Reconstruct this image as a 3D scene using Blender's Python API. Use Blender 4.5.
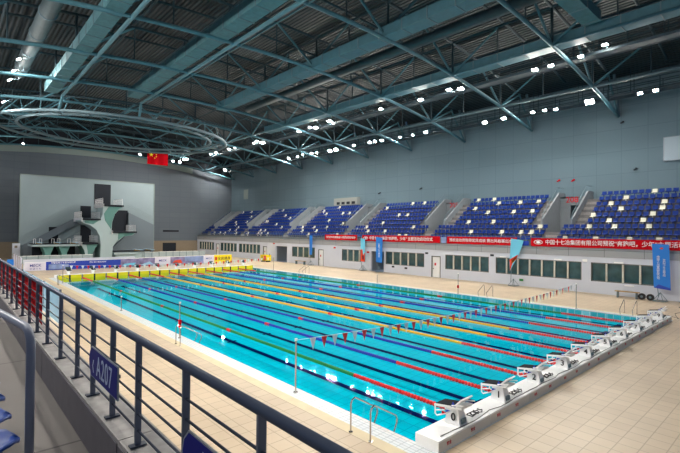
import bpy, math, random
from mathutils import Matrix, Vector
random.seed(7)
for o in list(bpy.data.objects): bpy.data.objects.remove(o)
SC = bpy.context.scene
COL = SC.collection

# ------------------------------------------------------------------ camera, world, exposure
CX, CY, CZ = -9.31421, -7.14669, 5.55952
YAW, PITCH, ROLL, FPX = .73634, .01095, .00845, 435.867
fw = Vector((math.sin(YAW)*math.cos(PITCH), math.cos(YAW)*math.cos(PITCH), math.sin(PITCH)))
r0 = Vector((math.cos(YAW), -math.sin(YAW), 0)); u0 = r0.cross(fw)
rr = r0*math.cos(ROLL)+u0*math.sin(ROLL); uu = -r0*math.sin(ROLL)+u0*math.cos(ROLL)
cam = bpy.data.cameras.new('camera'); camo = bpy.data.objects.new('camera', cam); COL.objects.link(camo)
camo.matrix_world = Matrix(((rr.x, uu.x, -fw.x, CX), (rr.y, uu.y, -fw.y, CY), (rr.z, uu.z, -fw.z, CZ), (0, 0, 0, 1)))
cam.sensor_width = 36; cam.lens = FPX*36/680; cam.clip_start = .05; cam.clip_end = 400
SC.camera = camo
SC.view_settings.view_transform = 'Standard'; SC.view_settings.look = 'None'
SC.view_settings.gamma = 1; SC.view_settings.use_curve_mapping = False
SC.view_settings.exposure = 0.16
LAMP = 1150.0
w = bpy.data.worlds.new('world'); SC.world = w; w.use_nodes = True
w.node_tree.nodes['Background'].inputs[0].default_value = (.55, .72, 1, 1)
w.node_tree.nodes['Background'].inputs[1].default_value = .22

# ------------------------------------------------------------------ materials
def lin(c):
    return tuple(((v/255)/12.92 if v/255 <= .04045 else ((v/255+.055)/1.055)**2.4) for v in c)
def mat(name, rgb, rough=.6, metal=0, noise=0, nscale=3, spec=.5, emit=0, alpha=1, bump=0):
    m = bpy.data.materials.new(name); m.use_nodes = True
    nt = m.node_tree; b = nt.nodes['Principled BSDF']; c = lin(rgb)
    b.inputs['Base Color'].default_value = (*c, 1); b.inputs['Roughness'].default_value = rough
    b.inputs['Metallic'].default_value = metal; b.inputs['Specular IOR Level'].default_value = spec
    b.inputs['Alpha'].default_value = alpha
    if emit:
        b.inputs['Emission Color'].default_value = (*c, 1); b.inputs['Emission Strength'].default_value = emit
    if noise or bump:
        tc = nt.nodes.new('ShaderNodeTexCoord'); n = nt.nodes.new('ShaderNodeTexNoise')
        n.inputs['Scale'].default_value = nscale; n.inputs['Detail'].default_value = 4
        nt.links.new(tc.outputs['Object'], n.inputs['Vector'])
        if noise:
            r = nt.nodes.new('ShaderNodeValToRGB')
            r.color_ramp.elements[0].position = .3; r.color_ramp.elements[1].position = .7
            r.color_ramp.elements[0].color = (*[v*(1-noise) for v in c], 1)
            r.color_ramp.elements[1].color = (*[min(1, v*(1+noise)) for v in c], 1)
            nt.links.new(n.outputs['Fac'], r.inputs['Fac']); nt.links.new(r.outputs['Color'], b.inputs['Base Color'])
        if bump:
            bp = nt.nodes.new('ShaderNodeBump'); bp.inputs['Strength'].default_value = bump; bp.inputs['Distance'].default_value = .05
            nt.links.new(n.outputs['Fac'], bp.inputs['Height']); nt.links.new(bp.outputs['Normal'], b.inputs['Normal'])
    return m
def tiled(name, c1, c2, cm, w_, h_, mortar=.02, rough=.5, axes='xy', stain=0, off=0, spec=.5):
    """grid of tiles in world metres, optional stains"""
    m = bpy.data.materials.new(name); m.use_nodes = True
    nt = m.node_tree; b = nt.nodes['Principled BSDF']; b.inputs['Roughness'].default_value = rough
    b.inputs['Specular IOR Level'].default_value = spec
    tc = nt.nodes.new('ShaderNodeTexCoord'); sp = nt.nodes.new('ShaderNodeSeparateXYZ'); cb = nt.nodes.new('ShaderNodeCombineXYZ')
    nt.links.new(tc.outputs['Object'], sp.inputs[0])
    nt.links.new(sp.outputs['xyz'.index(axes[0])], cb.inputs[0]); nt.links.new(sp.outputs['xyz'.index(axes[1])], cb.inputs[1])
    br = nt.nodes.new('ShaderNodeTexBrick'); br.offset = off; br.squash = 1
    br.inputs['Scale'].default_value = 1; br.inputs['Brick Width'].default_value = w_; br.inputs['Row Height'].default_value = h_
    br.inputs['Mortar Size'].default_value = mortar; br.inputs['Mortar Smooth'].default_value = .1
    for i, c in enumerate((c1, c2, cm)): br.inputs[i+1].default_value = (*lin(c), 1)
    nt.links.new(cb.outputs[0], br.inputs['Vector']); out = br.outputs['Color']
    if stain:
        n = nt.nodes.new('ShaderNodeTexNoise'); n.inputs['Scale'].default_value = .35; n.inputs['Detail'].default_value = 6
        nt.links.new(tc.outputs['Object'], n.inputs['Vector'])
        r = nt.nodes.new('ShaderNodeValToRGB'); r.color_ramp.elements[0].position = .3; r.color_ramp.elements[1].position = .62
        r.color_ramp.elements[0].color = (1-stain, 1-stain*1.05, 1-stain*1.15, 1); r.color_ramp.elements[1].color = (1, 1, 1, 1)
        nt.links.new(n.outputs['Fac'], r.inputs['Fac'])
        mx = nt.nodes.new('ShaderNodeMix'); mx.data_type = 'RGBA'; mx.blend_type = 'MULTIPLY'; mx.inputs[0].default_value = 1
        nt.links.new(out, mx.inputs[6]); nt.links.new(r.outputs['Color'], mx.inputs[7]); out = mx.outputs[2]
    nt.links.new(out, b.inputs['Base Color'])
    return m
M = {}
M['deck'] = tiled('deck_tiles', (207, 187, 160), (200, 179, 152), (172, 152, 127), .5, .5, .014, .42, stain=.16)
M['gutter'] = tiled('gutter_tiles', (222, 226, 228), (214, 219, 223), (176, 182, 188), .125, .25, .012, .4)
M['cream'] = mat('cream_edge_tile', (216, 200, 164), .5, noise=.06, nscale=2)
M['pool'] = tiled('pool_tiles', (0, 196, 220), (0, 191, 215), (0, 168, 196), .5, .5, .02, .8, spec=0)
M['poolwall'] = tiled('pool_wall_tiles', (40, 200, 214), (36, 192, 208), (190, 225, 230), .5, .5, .02, .5, axes='yz')
M['laneline'] = mat('navy_lane_tile', (0, 22, 84), .8, spec=0)
M['wall'] = tiled('acoustic_wall_panels', (106, 127, 139), (103, 124, 136), (95, 116, 128), 2.4, 2.4, .03, .8, axes='yz')
M['wallend'] = tiled('acoustic_end_wall_panels', (98, 107, 116), (95, 104, 114), (86, 96, 107), 2.4, 1.2, .03, .8, axes='xz')
M['tanwall'] = mat('tan_lower_wall', (135, 122, 104), .7, noise=.05)
M['frieze'] = mat('pale_frieze', (132, 146, 144), .8)
M['white'] = mat('white_painted_wall', (208, 212, 224), .6, noise=.02, nscale=1)
M['parapet'] = tiled('grey_parapet_panels', (158, 160, 164), (154, 156, 161), (110, 112, 116), 3.08, 2, .025, .6, axes='yz')
M['concrete'] = mat('stand_concrete', (120, 118, 120), .85, noise=.12, nscale=3)
M['floorc'] = tiled('gallery_floor_concrete', (120, 115, 112), (116, 111, 109), (84, 80, 79), 3, 3, .015, .85, stain=.15)
M['curb'] = mat('curb_concrete', (158, 154, 152), .85, noise=.18, nscale=9)
M['curbdark'] = mat('curb_side_dark', (98, 94, 100), .8, noise=.08, nscale=6)  # inner face of the curb, darker than its top
M['vom'] = mat('vomitory_grey', (134, 140, 146), .8, noise=.04)
M['steel'] = mat('teal_grey_steel', (68, 112, 126), .6, noise=.08, nscale=2)
M['steeldk'] = mat('dark_teal_steel', (34, 58, 68), .6)
M['steelend'] = mat('grey_steel', (98, 120, 130), .6)
M['catwalk'] = mat('dark_catwalk_steel', (58, 72, 82), .7)
M['duct'] = mat('teal_duct_sheet', (72, 116, 126), .6, metal=.0, noise=.12, nscale=2.5, bump=.6)
M['roundduct'] = mat('galvanised_round_duct', (62, 80, 88), .6, metal=.0, noise=.12, nscale=2, bump=.5)
M['railgrey'] = mat('charcoal_rail_paint', (96, 104, 122), .35, metal=.2)
M['handgrey'] = mat('mid_grey_handrail_paint', (128, 134, 152), .4, metal=.1)
M['railbar'] = mat('dark_rail_bar_paint', (66, 72, 88), .4, metal=.2)
M['stainless'] = mat('stainless_tube', (190, 184, 178), .22, metal=.9)
M['seatblue'] = mat('blue_seat_plastic', (2, 48, 130), .55, spec=.2)
M['seatwhite'] = mat('cream_seat_plastic', (235, 232, 214), .4)
M['seatblue2'] = mat('royal_blue_seat_plastic', (10, 58, 140), .3)
M['red'] = mat('red_cloth', (196, 4, 22), .8, spec=.1)
M['redrope'] = mat('red_float_plastic', (236, 26, 30), .4)
M['yellowrope'] = mat('yellow_float_plastic', (252, 186, 16), .4)
M['bluerope'] = mat('blue_float_plastic', (18, 40, 176), .4)
M['greenrope'] = mat('green_float_plastic', (14, 134, 60), .4)
M['yellow'] = mat('yellow_pad', (250, 222, 10), .5)
M['black'] = mat('black_rubber', (20, 22, 28), .6)
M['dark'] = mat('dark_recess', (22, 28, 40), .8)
M['whitep'] = mat('white_plastic', (250, 250, 250), .4)
M['whitec'] = mat('white_cloth', (232, 232, 236), .7)
M['platform'] = mat('white_platform_paint', (250, 250, 250), .45, noise=.02, nscale=3)
M['greyplate'] = mat('dark_grip_plate', (40, 42, 48), .9, spec=.1)
M['bluep'] = mat('blue_plastic', (24, 52, 170), .4)
M['navy'] = mat('navy_sign_face', (2, 14, 118), .5, spec=.2)
M['navy2'] = mat('navy_kick_plate', (30, 46, 100), .4)
M['signedge'] = mat('sign_aluminium_edge', (150, 158, 168), .35, metal=.5)
M['panelw'] = mat('diving_backdrop_paint', (136, 152, 158), .7, noise=.03, nscale=.5)
M['panelg'] = mat('diving_stair_grey', (108, 120, 130), .7)
M['towerw'] = mat('diving_tower_white', (176, 196, 200), .6)
M['towerg'] = mat('diving_tower_green', (96, 146, 140), .6)
M['glassdk'] = mat('window_glass_dark', (56, 84, 88), .08, spec=.7, noise=.35, nscale=1.1)
M['mullion'] = mat('window_mullion', (206, 202, 190), .5)
M['wframe'] = mat('window_frame_dark', (90, 92, 90), .5)
M['doorw'] = mat('white_door_leaf', (236, 238, 240), .45)
M['blind'] = mat('pale_blind', (176, 182, 160), .7)
M['bannerblue'] = mat('royal_blue_banner', (28, 62, 176), .5)
M['flagblue'] = mat('sky_blue_flag_cloth', (20, 120, 214), .6)
M['flaglight'] = mat('pale_blue_flag_cloth', (110, 200, 232), .6)
M['flagred'] = mat('orange_red_print', (226, 70, 40), .6)
M['textw'] = mat('white_lettering', (240, 240, 244), .6)
M['textp'] = mat('pale_sign_lettering', (190, 204, 226), .5)
M['textb'] = mat('blue_lettering', (40, 56, 150), .6)
M['textr'] = mat('red_lettering', (206, 16, 40), .6)
M['star'] = mat('yellow_star', (250, 220, 20), .6)
M['mauve'] = mat('mauve_mural', (132, 126, 168), .6, noise=.5, nscale=1.2)
M['muralblue'] = mat('blue_mural', (130, 150, 196), .6, noise=.35, nscale=1)
M['panelwhite'] = mat('white_board', (222, 220, 236), .5)
M['lighthouse'] = mat('floodlight_housing', (60, 66, 74), .5, metal=.4)
M['lens'] = mat('floodlight_lens', (255, 250, 240), .4, emit=LAMP)
M['exitg'] = mat('exit_sign_green', (20, 190, 90), .5, emit=1.5)
M['lightblue'] = mat('pale_blue_board', (150, 196, 226), .5)
M['frost'] = mat('frosted_glass_panel', (190, 206, 210), .25, alpha=.6)
M['wood'] = mat('bench_wood', (170, 142, 90), .6)
M['cable'] = mat('dark_cable', (48, 50, 52), .6)
M['screen'] = mat('blank_pale_screen', (168, 184, 196), .6)
def roofmat():
    m = mat('corrugated_roof_deck', (44, 66, 74), .6); nt = m.node_tree; b = nt.nodes['Principled BSDF']
    tc = nt.nodes.new('ShaderNodeTexCoord'); wv = nt.nodes.new('ShaderNodeTexWave'); wv.bands_direction = 'X'
    wv.inputs['Scale'].default_value = .8; nt.links.new(tc.outputs['Object'], wv.inputs['Vector'])
    r = nt.nodes.new('ShaderNodeValToRGB'); r.color_ramp.elements[0].color = (*lin((15, 28, 34)), 1); r.color_ramp.elements[1].color = (*lin((30, 48, 56)), 1)
    nt.links.new(wv.outputs['Color'], r.inputs['Fac']); nt.links.new(r.outputs['Color'], b.inputs['Base Color'])
    bp = nt.nodes.new('ShaderNodeBump'); bp.inputs['Distance'].default_value = .15
    nt.links.new(wv.outputs['Color'], bp.inputs['Height']); nt.links.new(bp.outputs['Normal'], b.inputs['Normal'])
    return m
M['roof'] = roofmat()
def watermat():
    m = bpy.data.materials.new('pool_water_surface'); m.use_nodes = True; nt = m.node_tree; nt.nodes.clear()
    out = nt.nodes.new('ShaderNodeOutputMaterial'); mix = nt.nodes.new('ShaderNodeMixShader')
    tr = nt.nodes.new('ShaderNodeBsdfTransparent'); tr.inputs[0].default_value = (.86, .99, 1, 1)
    gl = nt.nodes.new('ShaderNodeBsdfGlossy'); gl.inputs['Roughness'].default_value = .03
    fr = nt.nodes.new('ShaderNodeFresnel'); ge = nt.nodes.new('ShaderNodeNewGeometry')
    mr = nt.nodes.new('ShaderNodeMapRange'); mr.inputs[3].default_value = 1.16; mr.inputs[4].default_value = 1/1.16
    nt.links.new(ge.outputs['Backfacing'], mr.inputs[0]); nt.links.new(mr.outputs[0], fr.inputs[0])
    tc = nt.nodes.new('ShaderNodeTexCoord'); n = nt.nodes.new('ShaderNodeTexNoise'); n.inputs['Scale'].default_value = 1.6; n.inputs['Detail'].default_value = 2
    bp = nt.nodes.new('ShaderNodeBump'); bp.inputs['Strength'].default_value = .035; bp.inputs['Distance'].default_value = .02
    nt.links.new(tc.outputs['Object'], n.inputs['Vector']); nt.links.new(n.outputs['Fac'], bp.inputs['Height'])
    nt.links.new(bp.outputs['Normal'], gl.inputs['Normal'])
    nt.links.new(fr.outputs[0], mix.inputs[0]); nt.links.new(tr.outputs[0], mix.inputs[1]); nt.links.new(gl.outputs[0], mix.inputs[2])
    nt.links.new(mix.outputs[0], out.inputs[0]); return m
M['water'] = watermat()

# ------------------------------------------------------------------ mesh helpers
class MB:
    def __init__(s): s.v = []; s.f = []; s.mi = []; s.cur = 0
    def add(s, vs, fs):
        n = len(s.v); s.v += [tuple(v) for v in vs]; s.f += [tuple(n+i for i in f) for f in fs]; s.mi += [s.cur]*len(fs); return s
    def box(s, x0, x1, y0, y1, z0, z1):
        vs = [(x, y, z) for x in (x0, x1) for y in (y0, y1) for z in (z0, z1)]
        return s.add(vs, [(0, 1, 3, 2), (4, 6, 7, 5), (0, 4, 5, 1), (2, 3, 7, 6), (0, 2, 6, 4), (1, 5, 7, 3)])
    def tube(s, pts, r, n=8, closed=False, cap=True):
        pts = [Vector(p) for p in pts]; m = len(pts); base = len(s.v); rings = []
        rs = r if isinstance(r, (list, tuple)) else [r]*m
        ref = None
        for i, p in enumerate(pts):
            if closed: d = pts[(i+1) % m]-pts[i-1]
            else: d = pts[min(i+1, m-1)]-pts[max(i-1, 0)]
            d.normalize()
            if ref is None: ref = Vector((0, 0, 1)) if abs(d.z) < .9 else Vector((1, 0, 0))
            a = d.cross(ref).normalized(); b = a.cross(d).normalized(); ref = b if not closed else ref
            rings.append([p+(a*math.cos(t)+b*math.sin(t))*rs[i] for t in [2*math.pi*(k+.5)/n for k in range(n)]])
        for rg in rings: s.v += [tuple(q) for q in rg]
        L = m if closed else m-1
        for i in range(L):
            j = (i+1) % m
            for k in range(n):
                s.f.append((base+i*n+k, base+i*n+(k+1) % n, base+j*n+(k+1) % n, base+j*n+k)); s.mi.append(s.cur)
        if cap and not closed:
            s.f.append(tuple(base+k for k in range(n))[::-1]); s.f.append(tuple(base+(m-1)*n+k for k in range(n))); s.mi += [s.cur]*2
        return s
    def prism(s, poly, axis, a, b):
        """extrude 2D polygon along axis from a to b; the other two axes in xyz order"""
        n = len(poly)
        def P(q, t):
            l = list(q); l.insert(axis, t); return tuple(l)
        vs = [P(q, a) for q in poly]+[P(q, b) for q in poly]
        fs = [tuple(range(n))[::-1], tuple(range(n, 2*n))]+[(i, (i+1) % n, n+(i+1) % n, n+i) for i in range(n)]
        return s.add(vs, fs)
    def build(s, name, ms, parent=None, loc=(0, 0, 0), smooth=False):
        me = bpy.data.meshes.new(name); me.from_pydata(s.v, [], s.f); me.update()
        import bmesh
        bm = bmesh.new(); bm.from_mesh(me); bmesh.ops.recalc_face_normals(bm, faces=bm.faces); bm.to_mesh(me); bm.free()
        for m in (ms if isinstance(ms, (list, tuple)) else [ms]): me.materials.append(m)
        if any(s.mi):
            me.polygons.foreach_set('material_index', s.mi)
        if smooth: me.polygons.foreach_set('use_smooth', [True]*len(me.polygons))
        o = bpy.data.objects.new(name, me); COL.objects.link(o); o.location = loc
        if parent: o.parent = parent
        return o
def box(name, m, x0, x1, y0, y1, z0, z1, parent=None): return MB().box(x0, x1, y0, y1, z0, z1).build(name, m, parent)
def tag(o, label=None, cat=None, group=None, kind=None):
    if label: o['label'] = label
    if cat: o['category'] = cat
    if group: o['group'] = group
    if kind: o['kind'] = kind
    return o
def empty(name, loc=(0, 0, 0), label=None, cat=None, group=None):
    o = bpy.data.objects.new(name, None); COL.objects.link(o); o.location = loc; o.empty_display_size = .2
    return tag(o, label, cat, group)
KIDS = {}
def copy_tree(o, parent=None):
    c = o.copy(); COL.objects.link(c)
    if parent: c.parent = parent
    for ch in o.children: copy_tree(ch, c)
    return c
def struct(o, label=None): return tag(o, label, None, None, 'structure')
ORI = {'-x': Matrix(((0, 0, -1), (-1, 0, 0), (0, 1, 0))), '-y': Matrix(((1, 0, 0), (0, 0, -1), (0, 1, 0)))}
def text(name, body, size, loc, ori, m, parent=None, sx=1, align='CENTER', ext=.004):
    cu = bpy.data.curves.new(name, 'FONT'); cu.body = body; cu.size = size; cu.extrude = ext
    cu.offset = size*(.006 if 'banner' in name or 'number' in name else 0)
    cu.space_character = 1.12 if name == 'sign_lettering' else 1
    cu.align_x = align; cu.align_y = 'CENTER'; cu.materials.append(m)
    o = bpy.data.objects.new(name, cu); COL.objects.link(o)
    if name == 'flag_lettering': cu.space_line = .8
    bpy.context.view_layer.update(); dg = bpy.context.evaluated_depsgraph_get()
    me = bpy.data.meshes.new_from_object(o.evaluated_get(dg)); bpy.data.objects.remove(o); bpy.data.curves.remove(cu)
    if not me.materials: me.materials.append(m)
    o = bpy.data.objects.new(name, me); COL.objects.link(o)
    R = ORI[ori].to_4x4(); o.matrix_world = Matrix.Translation(loc) @ R @ Matrix.Diagonal((sx, 1, 1, 1))
    if parent:
        o.parent = parent; o.matrix_parent_inverse = parent.matrix_basis.inverted()
    return o
ORD = ['first', 'second', 'third', 'fourth', 'fifth', 'sixth', 'seventh', 'eighth', 'ninth', 'tenth', 'eleventh', 'twelfth',
       'thirteenth', 'fourteenth', 'fifteenth', 'sixteenth', 'seventeenth', 'eighteenth', 'nineteenth', 'twentieth', 'twenty-first',
       'twenty-second', 'twenty-third', 'twenty-fourth', 'twenty-fifth']

# ------------------------------------------------------------------ setting: floor, pool, walls
W0, W1, L1 = -8.2, 35.45, 93.0
fl = MB()
fl.box(W0, -.98, -16, 62.3, -.3, 0); fl.box(25.98, W1, -16, 93, -.3, 0); fl.box(-.98, 25.98, -16, -.75, -.3, 0)
fl.box(-.98, 25.98, 51.6, 62.3, -.3, 0); fl.box(W0, 25.98, 62.3, 93, -.3, -.0)
struct(fl.build('floor', M['deck']), 'beige tiled pool deck')
e = MB(); e.box(-.98, -.6, -.75, 51.6, -.3, .0); e.box(25.6, 25.98, -.75, 51.6, -.3, .0)
struct(e.build('trim_1', M['cream']), 'cream tile strip along the long pool edges')
g = MB(); g.box(-.6, 0, -.75, 51.6, -.04, .0); g.box(25, 25.6, -.75, 51.6, -.04, .0); g.box(0, 25, -.75, 0, -.04, 0)
struct(g.build('trim_2', M['gutter']), 'white tiled gutter around the pool')
# pool basin
zf = lambda x: -1.36+.034*x
pb = MB(); pb.add([(0, 0, zf(0)), (25, 0, zf(25)), (25, 50.6, zf(25)), (0, 50.6, zf(0))], [(0, 1, 2, 3)])
struct(pb.build('floor_pool', M['pool']), 'turquoise tiled pool bottom')
pw = MB()
pw.add([(0, 0, -.04), (0, 50.6, -.04), (0, 50.6, zf(0)), (0, 0, zf(0))], [(0, 1, 2, 3)])
pw.add([(25, 0, -.04), (25, 50.6, -.04), (25, 50.6, zf(25)), (25, 0, zf(25))], [(0, 1, 2, 3)])
pw.add([(0, 0, 0), (25, 0, 0), (25, 0, zf(25)), (0, 0, zf(0))], [(0, 1, 2, 3)])
pw.add([(0, 50.6, 0), (25, 50.6, 0), (25, 50.6, zf(25)), (0, 50.6, zf(0))], [(0, 1, 2, 3)])
struct(pw.build('wall_pool', M['poolwall']), 'tiled sides of the swimming pool')
for i in range(10):
    x = 1.25+2.5*i; b = MB(); d = .012
    def q(x0, x1, y0, y1): b.add([(x0, y0, zf(x0)+d), (x1, y0, zf(x1)+d), (x1, y1, zf(x1)+d), (x0, y1, zf(x0)+d)], [(0, 1, 2, 3)])
    q(x-.155, x+.155, 2, 48.4); q(x-.5, x+.5, 1.75, 2.05); q(x-.5, x+.5, 48.35, 48.65); q(x-.3, x+.3, 24.9, 25.1); q(x-.3, x+.3, 16.9, 17.1)
    struct(b.build('floor_lane_marking', M['laneline']))
struct(MB().add([(0, 0, -.03), (25, 0, -.03), (25, 50, -.03), (0, 50, -.03)], [(0, 1, 2, 3)]).build('water_surface', M['water']), 'clear pool water surface')

# right long wall: facade with openings
ZB, ZT, ZP0, ZP1 = 1.12, 2.86, 3.37, 4.16
holes = []   # y0,y1,z0,z1,type
WIN = [(2.1, 7.3), (8.1, 16.8), (17.6, 23.3), (26.4, 32.9), (36.8, 41.8), (48.3, 54.6), (65.0, 73.1), (74.0, 81.2), (84.3, 91.8)]
DOORS = [(23.95, 25.3), (46.1, 47.4), (62.6, 63.9), (81.7, 83.2)]
OPEN = [(33.2, 35.7), (56.1, 59.7)]
cuts = sorted([(a, b, ZB, ZT) for a, b in WIN]+[(a, b, 0, 2.62) for a, b in DOORS]+[(a, b, 0, 2.8) for a, b in OPEN])
f = MB(); y = -16.0
for a, b, z0, z1 in cuts:
    f.box(W1, W1+.3, y, a, 0, ZP0)
    if z0 > 0: f.box(W1, W1+.3, a, b, 0, z0)
    f.box(W1, W1+.3, a, b, z1, ZP0); y = b
f.box(W1, W1+.3, y, 93, 0, ZP0)
struct(f.build('wall_right', M['white']), 'white lower wall under the grandstand')
struct(box('wall_right_parapet', M['parapet'], W1-.06, W1+.25, -16, 93, ZP0, ZP1), 'grey parapet band under the seats')
struct(box('trim_3', M['steelend'], W1-.14, W1+.25, -16, 93, ZP1, ZP1+.06))
struct(box('wall_right_recess', M['vom'], W1+3.0, W1+3.2, -16, 93, 0, 4), 'grey wall behind the open doorways')
NM = [4, 7, 5, 5, 4, 4, 6, 5, 6]
for i, (a, b) in enumerate(WIN):
    wn = empty('window_%d' % (i+1), (W1, (a+b)/2, ZB)); struct(wn)
    def W_(mb, nm, m):
        o = mb.build(nm, m); o.parent = wn; o.matrix_parent_inverse = Matrix.Translation((-W1, -(a+b)/2, -ZB)); return o
    W_(MB().box(W1+.16, W1+.19, a, b, ZB, ZT), 'window_glass', M['glassdk'])
    fr = MB(); t = .09
    fr.box(W1+.04, W1+.16, a, b, ZB, ZB+t); fr.box(W1+.04, W1+.16, a, b, ZT-t, ZT); fr.box(W1+.04, W1+.16, a, a+t, ZB, ZT); fr.box(W1+.04, W1+.16, b-t, b, ZB, ZT)
    W_(fr, 'window_frame', M['wframe'])
    for k in range(1, NM[i]):
        yy = a+(b-a)*k/NM[i]
        W_(MB().box(W1+.0, W1+.155, yy-.07, yy+.07, ZB+.05, ZT-.05), 'mullion', M['mullion'])
for i, (a, b) in enumerate(DOORS):
    d = empty('door_%d' % (i+1), (W1, (a+b)/2, 0)); struct(d)
    def D_(mb, nm, m):
        o = mb.build(nm, m); o.parent = d; o.matrix_parent_inverse = Matrix.Translation((-W1, -(a+b)/2, 0)); return o
    D_(MB().box(W1+.1, W1+.15, a+.1, b-.1, 0, 2.5), 'door_leaf', M['doorw'])
    fr = MB(); fr.box(W1-.02, W1+.2, a, a+.1, 0, 2.62); fr.box(W1-.02, W1+.2, b-.1, b, 0, 2.62); fr.box(W1-.02, W1+.2, a, b, 2.5, 2.62)
    D_(fr, 'door_frame', M['wframe']); D_(MB().box(W1+.05, W1+.1, b-.3, b-.18, .98, 1.1), 'door_handle', M['stainless'])
    D_(MB().box(W1+.085, W1+.1, (a+b)/2+.05, (a+b)/2+.28, 1.45, 1.75), 'door_notice', M['red'])
for a, b in OPEN:
    o = MB(); o.box(W1+.3, W1+3, a-.2, a, 0, 3); o.box(W1+.3, W1+3, b, b+.2, 0, 3); o.box(W1+.3, W1+3, a, b, 2.8, 3)
    struct(o.build('wall_passage', M['vom']))

# upper walls and roof arc
BX = 44.3
zb = lambda x: 21.4-.0034*(x-13)**2
ztp = lambda x: zb(x)+3.1
zr = lambda x: zb(x)+4.3
struct(box('wall_right_upper', M['wall'], BX, BX+.3, -16, 93.3, 3.5, 22.5), 'grey blue panelled wall above the grandstand')
pts = [(x, zb(x)+.2) for x in [-20+64.6*k/24 for k in range(25)]]
ew = MB(); ew.prism([(-20, 3.1)]+pts+[(BX+.3, 3.1)], 1, 93, 93.3)
struct(ew.build('wall_far', M['wallend']), 'grey panelled end wall behind the diving tower')
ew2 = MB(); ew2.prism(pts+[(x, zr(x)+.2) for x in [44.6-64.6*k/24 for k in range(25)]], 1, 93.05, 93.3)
struct(ew2.build('wall_far_dark_void', M['dark']))  # dark panel stands in for the unlit void above the end wall
lw = MB(); lw.box(-20, 27.3, 93.05, 93.3, 0, 3.1); lw.box(30.4, BX, 93.05, 93.3, 0, 3.1); lw.box(27.3, 30.4, 93.05, 93.3, 2.6, 3.1)
struct(lw.build('wall_far_base', M['tanwall']))
struct(box('door_5', M['dark'], 27.3, 30.4, 93.2, 93.4, 0, 2.6))
struct(box('trim_4', M['dark'], 27.3, 30.9, 92.9, 93.0, 5.1, 5.5))
# pale frieze following the roof arc
fz = MB()
for k in range(20):
    x0, x1 = -8+42*k/20, -8+42*(k+1)/20
    q4 = [(x0, zb(x0)-1.0), (x1, zb(x1)-1.0), (x1, zb(x1)+.25), (x0, zb(x0)+.25)]
    fz.prism(q4, 1, 92.8, 93.0)
struct(fz.build('trim_5', M['frieze']))
rf = MB()
xs = [-20+64.6*k/40 for k in range(41)]
rf.add([(x, yy, zr(x)) for x in xs for yy in (-16, 93.3)], [(2*i, 2*i+2, 2*i+3, 2*i+1) for i in range(40)])
rf.add([(x, yy, zr(x)+.2) for x in xs for yy in (-16, 93.3)], [(2*i, 2*i+1, 2*i+3, 2*i+2) for i in range(40)])
struct(rf.build('ceiling', M['roof']), 'dark corrugated roof deck')

# grandstand tiers
VC = [11.5+15.4*k for k in range(-1, 6)]
F = lambda i: 4.45+.602*i     # floor of row i
RX = lambda i: 36.2+.85*i     # seat line of row i
t = MB()
for i in range(9):
    x0, x1 = RX(i)-.55, RX(i)+.3 if i < 8 else BX
    if i < 3: segs = [(-16, 93)]
    else:
        segs = []; y = -16
        for c in VC: segs.append((y, c-1.45)); y = c+1.45
        segs.append((y, 93))
    for a, b in segs: t.box(x0, x1, max(a, -16), min(b, 93), max(3.4, F(i)-1.0), F(i))
for c in VC:      # vomitory floor
    t.box(RX(3)-.55, BX, c-1.45, c+1.45, 5.2, F(2)+.02)
struct(t.build('floor_grandstand', M['concrete']), 'concrete grandstand tiers')
# stairs
st = MB()
for c in VC:
    for i in range(0, 3):
        st.box(RX(i)-.85, RX(i)-.5, c-.6, c+.6, F(i)-.62, F(i)-.3)
    for i in range(3, 9):
        for s_ in (-1, 1):
            a, b = sorted((c+s_*1.6, c+s_*2.6)); st.box(RX(i)-.85, RX(i)-.5, a, b, F(i)-.62, F(i)-.3)
struct(st.build('floor_aisle_stairs', M['curb']), 'pale aisle steps of the grandstand')
vw = MB()
for c in VC:
    for s_ in (-1, 1):
        a, b = sorted((c+s_*1.42, c+s_*1.6))
        vw.prism([(RX(3)-.6, 5.2), (BX, 5.2), (BX, F(8)+.95), (RX(8)-.2, F(8)+.95), (RX(3)-.4, F(3)+.8), (RX(3)-.6, F(3)+.8)], 1, a, b)
    vw.box(43.0, 43.2, c-1.45, c-.9, 5.5, F(8)+.4); vw.box(43.0, 43.2, c+.35, c+1.45, 5.5, F(8)+.4); vw.box(43.0, 43.2, c-.9, c+.35, 8.7, F(8)+.4)
    vw.box(43.0, BX, c-1.45, c+1.45, F(8)+.25, F(8)+.4)
struct(vw.build('wall_vomitory', M['vom']), 'grey side walls of the grandstand entrances')

# near gallery: floor, curb
struct(box('floor_gallery', M['floorc'], -20, -8.45, -16, 93, 3.45, 3.8), 'grey concrete gallery floor')
cu = MB(); y = -16.0
while y < 60:
    cu.box(-8.44, -8.18, y, y+2.99, 3.3, 4.155); y += 3.0
struct(cu.build('trim_6', M['curb']), 'concrete curb carrying the guard railing')
cs = MB(); y = -16.0
while y < 60:
    cs.box(-8.45, -8.44, y+.01, y+2.98, 3.8, 4.13); y += 3.0
struct(cs.build('trim_7', M['curbdark']), 'dark inner face of the curb')
struct(box('wall_left', M['white'], -8.3, -8.2, -16, 93, 0, 3.3), 'wall below the near gallery')

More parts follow.
